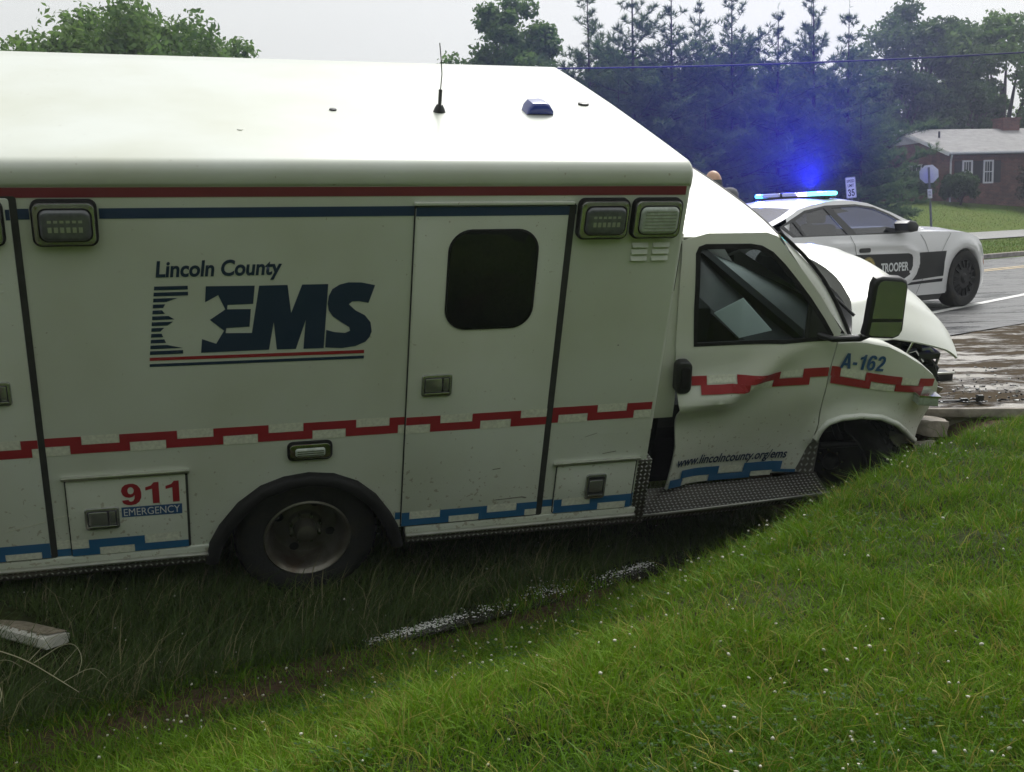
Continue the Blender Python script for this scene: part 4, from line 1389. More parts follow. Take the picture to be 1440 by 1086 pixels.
# hood buckled upwards, showing the engine bay
def hood_fn(u, v):
    s = v * 2 - 1
    c = 1 - s * s
    rear = Vector((3.27 + 0.26 * c, 0, 1.285 + 0.16 * c ** 0.8))
    front = Vector((4.165 + 0.17 * c, 0, 1.165 + 0.03 * c))
    x = rear.x + (front.x - rear.x) * u
    z = rear.z + (front.z - rear.z) * u + 0.065 * math.sin(PI * u ** 0.9) * (0.65 + 0.35 * c) - 0.034 * max(0, u - 0.84) / 0.16 * (max(0, u - 0.84) / 0.16) ** 0.6
    y = W / 2 + s * (W / 2 - 0.30 - 0.10 * u ** 2)
    z -= 0.05 * abs(s) ** 7 * (1 - u * 0.5)
    z += 0.018 * math.exp(-((abs(s) - 0.62) / 0.10) ** 2) * (1 - 0.4 * u)
    z += 0.022 - 0.10 * abs(u - 0.50 - 0.16 * s)              # sharp fold across the buckled sheet
    return (x, y, z)
hood = grid_surface('hood', 40, 48, hood_fn, MW2, amb, thick=0.014, angle=25)
hood['label'] = 'hood bent up over the crushed nose'
grid_surface('hood_rear_lip', 5, 24, lambda u, v: Vector(hood_fn(0.0, 0.02 + 0.96 * v)) + Vector((0.05 * u + 0.012, 0, -0.012 - 0.36 * u)), MW2, hood)
grid_surface('cowl', 4, 20, lambda u, v: (Vector(ws_fn(1.0, v)).lerp(Vector(hood_fn(0.06, v)) - Vector((0, 0, 0.07)), u)), M_TRIM, amb)
tube('cowl_rail', [Vector(ws_fn(1.0, k / 12)) + Vector((0.03, 0, 0.004)) for k in range(13)], 0.011, M_ALU, amb)
# engine bay contents
eng = thing('engine_bay', None, None)
eng.parent = amb
for a in ((3.25, 3.72, 0.42, W - 0.42, 0.55, 1.12), (3.72, 3.90, 0.5, W - 0.5, 0.50, 0.98)):
    box('engine_block', *a, M_ENGINE, eng, bev=0.03)
box('battery', 3.46, 3.72, 0.40, 0.62, 1.05, 1.19, M_ENGINE, eng, bev=0.012)
box('fuse_box', 3.74, 3.90, 0.40, 0.60, 0.92, 1.10, M_ENGINE, eng, bev=0.015)
box('radiator', 3.86, 3.94, 0.42, W - 0.42, 0.55, 1.10, M_ENGINE, eng, bev=0.01)
box('radiator_support', 3.82, 3.98, 0.34, W - 0.34, 1.09, 1.135, M_TRIM, eng, bev=0.01)
for p in ([(3.60, 0.40, 1.17), (3.70, 0.37, 1.235), (3.83, 0.38, 1.17), (3.92, 0.42, 1.03)], [(3.66, 0.48, 1.20), (3.80, 0.50, 1.19), (3.93, 0.46, 1.08)], [(3.90, 0.36, 1.10), (4.00, 0.40, 1.02), (4.04, 0.50, 0.95)]):
    tube('hose', p, 0.018, M_RUBBER, eng)
tube('hood_strut', [(3.72, 0.36, 1.10), (3.76, 0.36, 1.215)], 0.010, M_CHROME, eng)
box('headlamp_housing', 3.84, 4.02, 0.36, 0.56, 0.90, 1.03, M_TRIM, eng, bev=0.02)
for p, rr, m in (([(3.80, 0.42, 1.12), (3.90, 0.36, 1.16), (3.99, 0.37, 1.09), (4.03, 0.42, 0.98)], 0.010, M_ALU), ([(3.62, 0.46, 1.21), (3.74, 0.42, 1.17), (3.88, 0.40, 1.14), (3.97, 0.36, 1.04), (3.99, 0.33, 0.97)], 0.006, M_TRIM),
                 ([(3.85, 0.55, 1.14), (3.95, 0.50, 1.10), (4.05, 0.46, 0.99), (4.06, 0.40, 0.92)], 0.008, M_RUBBER), ([(3.70, 0.40, 1.10), (3.80, 0.36, 1.15), (3.86, 0.34, 1.08)], 0.007, M_CHROME)):
    tube('torn_wire', p, rr, m, eng, 6)
for k, (x, y, z, a) in enumerate(((3.93, 0.40, 1.02, 0.5), (4.00, 0.44, 0.93, -0.4), (3.96, 0.50, 1.08, 0.9), (4.03, 0.36, 0.86, 0.2))):
    b_ = box('torn_bracket', -0.05, 0.05, -0.004, 0.004, -0.028, 0.028, M_BEZEL if k % 2 else M_ENGINE, eng)
    b_.location = (x, y, z)
    b_.rotation_euler = (a, a * 1.7, a * 0.8)
box('crushed_bumper', 3.86, 4.02, 0.5, W - 0.3, 0.46, 0.60, M_DARK, eng, bev=0.03)
# inner wheel house with tread plate kick panel
bm = bmesh.new()
for x0, x1, y0, y1, z0, z1 in ((3.02, 3.9, 0.62, 0.64, 0.3, 1.0), (3.0, 3.72, 0.24, 0.63, 0.90, 0.92)):
    bm_box(bm, x0, x1, y0, y1, z0, z1)
from_bm('wheel_house', bm, M_DARK, amb)
mesh('kick_plate', [(3.060, 0.262, 0.69), (3.150, 0.30, 0.682), (3.217, 0.31, 0.671), (3.235, 0.31, 0.325), (3.150, 0.30, 0.35), (2.990, 0.26, 0.40), (2.985, 0.26, 0.47)], [(0, 1, 4, 5, 6), (1, 2, 3, 4)], M_PLATE2, amb)
for p in ([(3.30, 0.40, 0.75), (3.42, 0.42, 0.55), (3.52, 0.40, 0.42)], [(3.55, 0.36, 0.80), (3.56, 0.38, 0.50)], [(3.25, 0.34, 0.52), (3.60, 0.36, 0.50)]):
    tube('suspension_link', p, 0.022, M_WHEELBLACK, amb)

# running board of tread plate, bent upwards at its front end
def rb_tread(u, v):
    x = 1.945 + u * (3.175 - 1.945)
    z0 = 0.330 + 0.045 * u ** 1.4
    return (x, 0.028 + v * 0.185, z0 + 0.012 * v + 0.07 * v * v * (0.65 - 0.3 * u))
rb = grid_surface('running_board', 14, 6, rb_tread, M_PLATE, amb)
bm = bmesh.new()
n = 14
rows = []
for i in range(n + 1):
    x, y, z = rb_tread(i / n, 0)
    rows.append([bm.verts.new((x, y - 0.001, z + 0.007)), bm.verts.new((x, y - 0.008, z + 0.005)), bm.verts.new((x, y - 0.008, z - 0.006)), bm.verts.new((x, y, z - 0.008))])
for i in range(n):
    for j in range(3):
        bm.faces.new((rows[i][j], rows[i + 1][j], rows[i + 1][j + 1], rows[i][j + 1]))
from_bm('step_nosing', bm, M_ALU, rb)
grid_surface('step_face', n, 1, lambda u, v: (rb_tread(u, 0)[0], rb_tread(u, 0)[1] + 0.001 + 0.03 * v, rb_tread(u, 0)[2] - 0.008 - 0.055 * v), M_PLATE, rb)

# door mirror on its arm
mir = prism('door_mirror', [(3.047, 1.500), (3.050, 1.560), (3.030, 1.800), (3.042, 1.836), (3.080, 1.848), (3.200, 1.838), (3.236, 1.822), (3.252, 1.790), (3.292, 1.520), (3.278, 1.485), (3.240, 1.470), (3.075, 1.483)], -0.065, -0.115, M_TRIM, amb, bev=0.020, seg=3)
prism('mirror_glass', [(3.066, 1.606), (3.052, 1.795), (3.062, 1.822), (3.085, 1.830), (3.195, 1.821), (3.222, 1.810), (3.236, 1.785), (3.262, 1.598)], -0.10, -0.1175, M_MIRROR, mir)
prism('mirror_glass', [(3.068, 1.585), (3.070, 1.512), (3.086, 1.500), (3.235, 1.489), (3.262, 1.500), (3.272, 1.522), (3.264, 1.578)], -0.10, -0.1175, M_MIRROR, mir)
tube('mirror_arm', [(3.17, -0.04, 1.49), (3.12, 0.02, 1.42), (3.02, 0.13, 1.37), (2.95, 0.20, 1.375)], 0.018, M_TRIM, mir)
tube('mirror_arm', [(3.10, -0.03, 1.47), (3.16, 0.10, 1.39), (3.10, 0.20, 1.36)], 0.013, M_CHROME, mir)

# things on the roof
def on_roof(x, y): return (x, y, 2.46)
an = thing('radio_antenna', None, None); an.parent = amb; an.location = (0.80, 0.90, 2.458)
lathe('antenna_base', [(0.0, 0.045), (0.016, 0.04), (0.028, 0.018), (0.034, 0.0)], M_TRIM, an, axis='Z', seg=18)
tube('antenna_coil', [(0, 0, 0.04), (0, 0, 0.12)], 0.010, M_TRIM, an)
tube('antenna_whip', [(0, 0, 0.12), (0.003, 0, 0.20), (-0.006, 0, 0.28), (-0.018, 0, 0.36)], 0.003, M_TRIM, an)
dm = thing('roof_beacon', None, None); dm.parent = amb; dm.location = (1.36, 0.92, 2.458)
prism('beacon_lens', [(-0.075, 0.0), (-0.066, 0.035), (-0.045, 0.06), (0.02, 0.066), (0.05, 0.058), (0.078, 0.02), (0.08, 0.0)], 0.06, -0.06, M_BLUELENS, dm, bev=0.02, seg=3)
lathe('roof_plug', [(0.0, 0.012), (0.018, 0.010), (0.022, 0.0)], M_TRIM, amb, axis='Z', c=(0.23, 0.9, 2.456), seg=14)
lathe('roof_plug', [(0.0, 0.018), (0.03, 0.014), (0.034, 0.0)], M_TRIM, amb, axis='Z', c=(1.70, 1.12, 2.457), seg=14)
lathe('roof_plug', [(0.0, 0.008), (0.014, 0.006), (0.016, 0.0)], MW, amb, axis='Z', c=(-0.27, 0.5, 2.452), seg=14)

# ------------------------------------------------------------------ police cruiser
CA = math.radians(35.5)
cru = thing('police_cruiser', 'white and black trooper police sedan with its roof lights on, parked on the wet road', 'police car',
            (5.869 - math.sin(CA) * 0.93, 14.480 + math.cos(CA) * 0.93, -1.238), CA)
SCAL = [(-2.60, 0.885), (-2.18, 0.872), (-1.58, 0.855), (-1.25, 0.825), (-1.06, 0.74), (-1.03, 0.61), (-1.12, 0.47), (-1.32, 0.36)]
ROOFL = [(-4.00, 1.02), (-3.70, 1.075), (-3.26, 1.20), (-3.0, 1.295), (-2.65, 1.362), (-2.3, 1.392), (-2.01, 1.39), (-1.71, 1.355), (-1.32, 1.235), (-0.96, 1.09), (-0.76, 1.0)]
def roofz(x): return float(np.interp(x, [p[0] for p in ROOFL], [p[1] for p in ROOFL]))
def chalf(x, z):
    h = 0.930
    if z > 0.70: h -= (z - 0.70) ** 2 * 0.45
    if z < 0.40: h -= (0.40 - z) * 0.15
    if x > -0.1: h -= (x + 0.1) ** 2 * 0.25
    if x < -3.3: h -= (x + 3.3) ** 2 * 0.12
    for ax in (0.0, -3.05):
        h += 0.022 * math.exp(-((math.hypot(x - ax, z - 0.36) - 0.47) / 0.07) ** 2)
    d = seg_dist(x, z, SCAL)
    h += 0.016 * math.exp(-(d / 0.035) ** 2)
    return h
def ghalf(z): return 0.895 - (z - 0.97) * 0.52
def arc(cx, cz, r, a0, a1, n=12):
    return [(cx + r * math.cos(math.radians(a0 + (a1 - a0) * k / n)), cz + r * math.sin(math.radians(a0 + (a1 - a0) * k / n))) for k in range(n + 1)]
SIDE = [(-4.02, 0.30), (-3.50, 0.22)] + arc(-3.05, 0.34, 0.435, 196, -16) + [(-0.52, 0.20)] + arc(0, 0.34, 0.435, 198, -18)[0:] + [(0.60, 0.20), (0.665, 0.29), (0.66, 0.48), (0.60, 0.66), (0.51, 0.785), (0.37, 0.88), (0.10, 0.945), (-0.21, 0.97), (-0.63, 0.985), (-1.04, 0.99), (-1.43, 0.978), (-2.36, 0.985), (-3.26, 0.99), (-3.95, 1.0), (-4.08, 0.90), (-4.10, 0.55)]
GH = ROOFL[2:-1] + [(-0.90, 1.04), (-0.98, 0.97), (-3.35, 0.97)]
DLO = [(-3.42, 1.105), (-3.2, 1.185), (-2.9, 1.285), (-2.5, 1.338), (-1.95, 1.345), (-1.63, 1.308), (-1.37, 1.22), (-1.06, 1.068), (-1.06, 0.975), (-3.25, 0.975)]
PANES = [[(-2.41, 1.305), (-1.95, 1.318), (-1.65, 1.282), (-1.4, 1.198), (-1.14, 1.065), (-1.15, 0.998), (-2.14, 0.998)],
         [(-3.12, 1.172), (-2.89, 1.258), (-2.54, 1.307), (-2.31, 0.998), (-3.03, 0.998)],
         [(-3.34, 1.118), (-3.17, 1.160), (-3.08, 0.998), (-3.22, 0.998)]]
for sg in (-1, 1):
    cside = panel('body_side', [[SIDE]], lambda x, z: sg * chalf(x, z), M_CRUISER, cru, step=0.06, thick=0.0)
    gh = panel('greenhouse', [[GH, DLO]], lambda x, z: sg * ghalf(z), M_CRUISER, cru, step=0.12)
    tr = panel('window_trim', [[DLO] + PANES], lambda x, z: sg * (ghalf(z) + 0.001), M_TRIM, cru, step=0.12)
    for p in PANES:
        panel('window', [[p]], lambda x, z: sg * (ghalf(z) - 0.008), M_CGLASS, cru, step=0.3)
    panel('sill', [[[(-2.62, 0.22), (-0.44, 0.215), (-0.50, 0.13), (-2.56, 0.13)]]], lambda x, z: sg * (chalf(x, 0.25) - 0.03), M_TRIM, cru, step=0.2)
    for ax in (0.0, -3.05):
        bm = bmesh.new()
        ao, ai = arc(ax, 0.34, 0.447, 196, -16, 22), arc(ax, 0.34, 0.415, 196, -16, 22)
        rows = [[bm.verts.new((a[0], sg * (chalf(*a) + 0.003), a[1])), bm.verts.new((b[0], sg * (chalf(*a) + 0.001), b[1])), bm.verts.new((b[0], sg * (chalf(*a) - 0.25), b[1]))] for a, b in zip(ao, ai)]
        for i in range(22):
            for j in range(2):
                bm.faces.new((rows[i][j], rows[i + 1][j], rows[i + 1][j + 1], rows[i][j + 1]))
        from_bm('arch_lip', bm, M_CRUISER, cru, smooth=True)
    # seams
    def seam(pts, w=0.007):
        pts = [Vector(p) for p in pts]
        L_, R2 = [], []
        for i, p in enumerate(pts):
            d = (pts[min(i + 1, len(pts) - 1)] - pts[max(0, i - 1)]).normalized()
            n = Vector((-d.y, d.x)) * w / 2
            L_.append((p.x + n.x, p.y + n.y)); R2.append((p.x - n.x, p.y - n.y))
        panel('body_seam', [[L_ + R2[::-1]]], lambda x, z: sg * (chalf(x, z) + 0.0028), M_TRIM, cru, step=0.1)
    seam([(-2.28, 0.975), (-2.24, 0.87), (-2.20, 0.74), (-2.19, 0.50), (-2.22, 0.24)])
    seam([(-0.93, 0.955), (-0.86, 0.87), (-0.80, 0.74), (-0.86, 0.50), (-0.95, 0.34), (-1.0, 0.23)])
    seam([(-0.29, 0.955), (-0.42, 0.84), (-0.52, 0.73)], 0.005)
    hd = panel('door_handle', [[rrect(-2.15, -1.95, 0.775, 0.825, 0.022, 4)]], lambda x, z: sg * (chalf(x, z) + 0.012), M_TRIM, cru, step=0.2, thick=0.01)
    off = lambda d: (lambda x, z: sg * (chalf(x, z) + d))
    panel('black_stripe', [[[(-3.45, 0.765), (-1.20, 0.735), (-1.135, 0.715), (-1.115, 0.68), (-1.115, 0.58), (-1.18, 0.475), (-1.34, 0.41), (-2.60, 0.42), (-2.60, 0.60), (-2.72, 0.765)]]], off(0.0022), M_BLACKPAINT, cru, step=0.06)
    panel('black_stripe', [[[(-0.985, 0.735), (-0.42, 0.735), (-0.47, 0.60), (-0.505, 0.425), (-1.13, 0.400), (-1.04, 0.47), (-0.97, 0.60)]]], off(0.0022), M_BLACKPAINT, cru, step=0.06)
    panel('pin_stripe', [[[(-1.14, 0.378), (-0.51, 0.395), (-0.515, 0.355), (-1.24, 0.345)]]], off(0.0022), M_BLACKPAINT, cru, step=0.06)
    panel('headlamp', [[[(0.36, 0.80), (0.50, 0.765), (0.575, 0.66), (0.56, 0.62), (0.46, 0.70)]]], off(0.003), M_CLEARLENS, cru, step=0.1)
    panel('side_marker', [[[(0.585, 0.61), (0.628, 0.54), (0.628, 0.50), (0.57, 0.57)]]], off(0.003), M_AMBER, cru, step=0.1)
    mr_ = prism('door_mirror', [(-1.44, 1.015), (-1.46, 1.10), (-1.40, 1.135), (-1.28, 1.12), (-1.22, 1.07), (-1.24, 1.00), (-1.36, 0.99)], sg * 0.90, sg * 1.09, M_TRIM, cru, bev=0.03, seg=3)
# lettering on the door that faces the camera
lettering('TROOPER', -1.745, -1.205, 0.525, 0.635, lambda x, z: -(chalf(x, z) + 0.0045), M_WHITEVINYL, cru, bold=0.03)
def disc(name, cx, cz, r0, r1, o, m, n=28):
    outer = [(cx + r1 * math.cos(2 * PI * k / n), cz + r1 * math.sin(2 * PI * k / n)) for k in range(n)]
    polys = [outer]
    if r0: polys.append([(cx + r0 * math.cos(2 * PI * k / n), cz + r0 * math.sin(2 * PI * k / n)) for k in range(n)])
    return panel(name, [polys], lambda x, z: -(chalf(cx, cz) + o), m, cru, step=0.5)
seal = disc('door_seal', -1.985, 0.585, 0, 0.135, 0.0045, M_GOLD)
disc('seal_ring', -1.985, 0.585, 0.085, 0.092, 0.0055, M_BROWNSEAL)
disc('seal_ring', -1.985, 0.585, 0.124, 0.130, 0.0055, M_BROWNSEAL)
panel('seal_figure', [[[(-2.03, 0.53), (-1.94, 0.53), (-1.95, 0.60), (-1.965, 0.64), (-1.99, 0.655), (-2.015, 0.63), (-2.02, 0.58)]]], lambda x, z: -(chalf(-1.985, 0.585) + 0.0058), M_BROWNSEAL, cru, step=0.5)
lettering('N.C.', -2.075, -1.90, 0.472, 0.530, lambda x, z: -(chalf(-1.985, 0.585) + 0.0075), M_WHITEVINYL, cru, bold=0.03)
# roof, glass, hood, deck
def car_top(x, s):
    z = roofz(x)
    h = ghalf(z)
    return Vector((x, s * h, z + (0.05 if z > 1.1 else 0.035) * (1 - s * s) ** 0.8))
def top_grid(name, x0, x1, s0, s1, m, nx=10, ns=14, dz=0.0):
    return grid_surface(name, nx, ns, lambda u, v: car_top(x0 + (x1 - x0) * u, s0 + (s1 - s0) * v) + Vector((0, 0, dz)), m, cru)
top_grid('roof', -3.02, -1.74, -1, 1, M_CRUISER, 14, 20)
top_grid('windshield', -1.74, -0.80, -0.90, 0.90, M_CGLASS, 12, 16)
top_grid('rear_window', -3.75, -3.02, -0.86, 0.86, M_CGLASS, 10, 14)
for s0, s1 in ((-1, -0.90), (0.90, 1)):
    top_grid('windshield_pillar', -1.74, -0.80, s0, s1, M_CRUISER, 12, 2)
for s0, s1 in ((-1, -0.86), (0.86, 1)):
    top_grid('rear_pillar', -3.98, -3.02, s0, s1, M_CRUISER, 10, 2)
def sidez(x): return float(np.interp(x, [-4.1, -3.95, -3.26, -2.36, -1.43, -1.04, -0.63, -0.21, 0.10, 0.37, 0.51], [0.9, 1.0, 0.99, 0.985, 0.978, 0.99, 0.985, 0.97, 0.945, 0.88, 0.785]))
def hood_c(u, v):
    x = -1.02 + u * 1.53
    s = 2 * v - 1
    z = sidez(x)
    return (x + 0.20 * (1 - s * s) * u ** 2, s * (chalf(x, z) - 0.001), z + 0.055 * (1 - abs(s) ** 4) + 0.02 * math.exp(-((abs(s) - 0.5) / 0.1) ** 2))
grid_surface('hood', 16, 24, hood_c, M_CRUISER, cru)
grid_surface('boot_lid', 6, 14, lambda u, v: (-4.08 + u * 0.36, (2 * v - 1) * 0.84, 1.0 + 0.05 * u), M_CRUISER, cru)
nose_e = [(0.20, 0.60), (0.29, 0.665), (0.48, 0.66), (0.66, 0.60), (0.785, 0.51)]
def fascia(u, v):
    z = 0.20 + u * 0.585
    xe = float(np.interp(z, [p[0] for p in nose_e], [p[1] for p in nose_e]))
    s = 2 * v - 1
    return (xe + 0.20 * (1 - abs(s) ** 2.4), s * chalf(xe, z), z + 0.055 * (1 - s ** 4) * u)
fa = grid_surface('front_bumper', 10, 24, fascia, M_CRUISER, cru)
grid_surface('grille', 4, 12, lambda u, v: Vector(fascia(0.62 + 0.3 * u, 0.24 + 0.52 * v)) + Vector((0.006, 0, 0)), M_TRIM, cru)
grid_surface('rear_bumper', 6, 12, lambda u, v: (-4.09 - 0.06 * math.sin(PI * u), (2 * v - 1) * 0.83, 0.30 + u * 0.7), M_CRUISER, cru)
bm = bmesh.new()
bm_box(bm, -3.6, 0.5, -0.80, 0.80, 0.18, 0.24)
bm_box(bm, -3.5, -0.9, -0.80, 0.80, 0.55, 0.60)
bm_box(bm, -0.95, -0.90, -0.80, 0.80, 0.24, 0.95)
bm_box(bm, -3.5, -3.45, -0.78, 0.78, 0.24, 0.95)
for ax in (0.0, -3.05):
    bm_box(bm, ax - 0.42, ax + 0.42, -0.62, 0.62, 0.24, 0.80)
from_bm('floor_pan', bm, M_DARK, cru)
dsc = box('dashboard', -1.35, -0.90, -0.78, 0.78, 0.80, 0.985, M_INTERIOR, cru, bev=0.04)
for y in (-0.42, 0.42):
    st = box('seat', -2.28, -1.75, y - 0.24, y + 0.24, 0.60, 0.72, M_SEAT, cru, bev=0.04)
    box('backrest', -2.36, -2.20, y - 0.23, y + 0.23, 0.68, 1.12, M_SEAT, st, bev=0.05)
    box('headrest', -2.36, -2.26, y - 0.12, y + 0.12, 1.13, 1.25, M_SEAT, st, bev=0.03)
box('rear_seat', -3.3, -3.0, -0.70, 0.70, 0.60, 1.05, M_SEAT, cru, bev=0.05)
sw2 = thing('steering_wheel', None, None); sw2.parent = cru; sw2.location = (-1.52, 0.42, 0.955); sw2.rotation_euler = (0, math.radians(-65), 0)
tube('wheel_ring', [(0.18 * math.cos(a), 0.18 * math.sin(a), 0) for a in np.linspace(0, 2 * PI, 29)], 0.014, M_TRIM, sw2)
box('wheel_spoke', -0.17, 0.17, -0.03, 0.03, -0.02, 0.01, M_TRIM, sw2, bev=0.008)
def car_wheel(x, y, rz):
    w = thing('wheel', None, None); w.parent = cru; w.location = (x, y, 0.368); w.rotation_euler = (0, 0, rz)
    T = [(0.245, 0.03), (0.245, 0.004), (0.262, -0.004), (0.31, -0.012), (0.345, -0.004), (0.362, 0.02), (0.368, 0.06), (0.368, 0.17), (0.36, 0.21), (0.33, 0.225), (0.25, 0.22)]
    lathe('tyre', T, M_TYRE, w, seg=48)
    r = lathe('rim', [(0.250, 0.03), (0.250, 0.006), (0.242, 0.002), (0.232, 0.012), (0.218, 0.030), (0.19, 0.022), (0.13, 0.012), (0.10, 0.010), (0.06, 0.012), (0.0, 0.012)], M_WHEELBLACK, w, seg=48)
    bm = bmesh.new()
    for k in range(15):
        a = 2 * PI * k / 15
        c, s = math.cos(a), math.sin(a)
        vs = [bm.verts.new((c * rr - s * ww, yy, s * rr + c * ww)) for rr, ww, yy in ((0.135, -0.009, -0.004), (0.135, 0.009, -0.004), (0.228, 0.013, 0.006), (0.228, -0.013, 0.006))]
        vb = [bm.verts.new((v.co.x, v.co.y + 0.016, v.co.z)) for v in vs]
        bm.faces.new(vs)
        for i in range(4):
            bm.faces.new((vs[i], vs[(i + 1) % 4], vb[(i + 1) % 4], vb[i]))
    from_bm('wheel_spoke', bm, M_WHEELBLACK, w)
    lathe('hub_cap', [(0.0, -0.018), (0.04, -0.015), (0.055, 0.0), (0.07, 0.012)], M_WHEELBLACK, w, seg=20)
    return w
cw = car_wheel(0.0, -0.925, 0.0)
for x, y, rz in ((-3.05, -0.925, 0), (0.0, 0.925, PI), (-3.05, 0.925, PI)):
    c = copy_tree(cw, cru); c.location = (x, y, 0.368); c.rotation_euler = (0, 0, rz)
# light bar across the roof
lb = thing('light_bar', None, None); lb.parent = cru; lb.location = (-2.22, 0, 1.435)
box('bar_base', -0.11, 0.11, -0.56, 0.52, 0.0, 0.022, M_TRIM, lb, bev=0.008)
for y in (-0.45, 0.45):
    box('bar_foot', -0.06, 0.06, y - 0.04, y + 0.04, -0.035, 0.0, M_TRIM, lb)
M_LCYAN = emit('lit_cyan_lens', (0.16, 0.88, 0.80), 2.6)
M_LBLUE = emit('lit_blue_lens', (0.12, 0.65, 1.0), 2.2)
M_LPINK = emit('lit_pink_lens', (1.0, 0.75, 0.95), 2.2)
M_LOFF = mat('unlit_clear_lens', (0.42, 0.44, 0.50), rough=0.15, coat=0.5)
for y0, y1, m in ((-0.585, -0.535, M_LCYAN), (-0.527, -0.27, M_LCYAN), (-0.262, -0.13, M_LPINK), (-0.122, 0.10, M_LOFF), (0.13, 0.42, M_LOFF), (0.428, 0.54, M_LBLUE)):
    box('lens', -0.105, 0.105, y0, y1, 0.024, 0.072, m, lb, bev=0.018)
box('lens_divider', -0.10, 0.10, 0.104, 0.126, 0.0225, 0.080, M_TRIM, lb, bev=0.004)
# the strobes themselves
def strobe(name, loc, power, spot=None, rot=None, col=(0.04, 0.08, 1.0), size=0.05):
    d = bpy.data.lights.new(name, 'SPOT' if spot else 'POINT')
    d.energy = power
    d.color = col
    d.shadow_soft_size = size
    if spot:
        d.spot_size = math.radians(spot)
        d.spot_blend = 1.0
    o = bpy.data.objects.new(name, d)
    COL.objects.link(o)
    o.parent = lb
    o.location = loc
    if rot: o.rotation_euler = rot
    return o
strobe('blue_strobe', (0.0, -0.40, 0.16), 70)
strobe('blue_strobe', (0.0, 0.58, 0.16), 90)
# added spot lamp aimed up and away; its glow in the haze imitates lens flare
GLOW_DIR = Vector((0.0, 0.80, 0.60)).normalized()
GLOW_L = Matrix.Rotation(-CA, 3, 'Z') @ GLOW_DIR
strobe('lens_flare_lamp', (0.0, -0.30, 0.16), 15500, 118, GLOW_L.to_track_quat('-Z', 'Y').to_euler(), (0.015, 0.02, 1.0), 0.08)

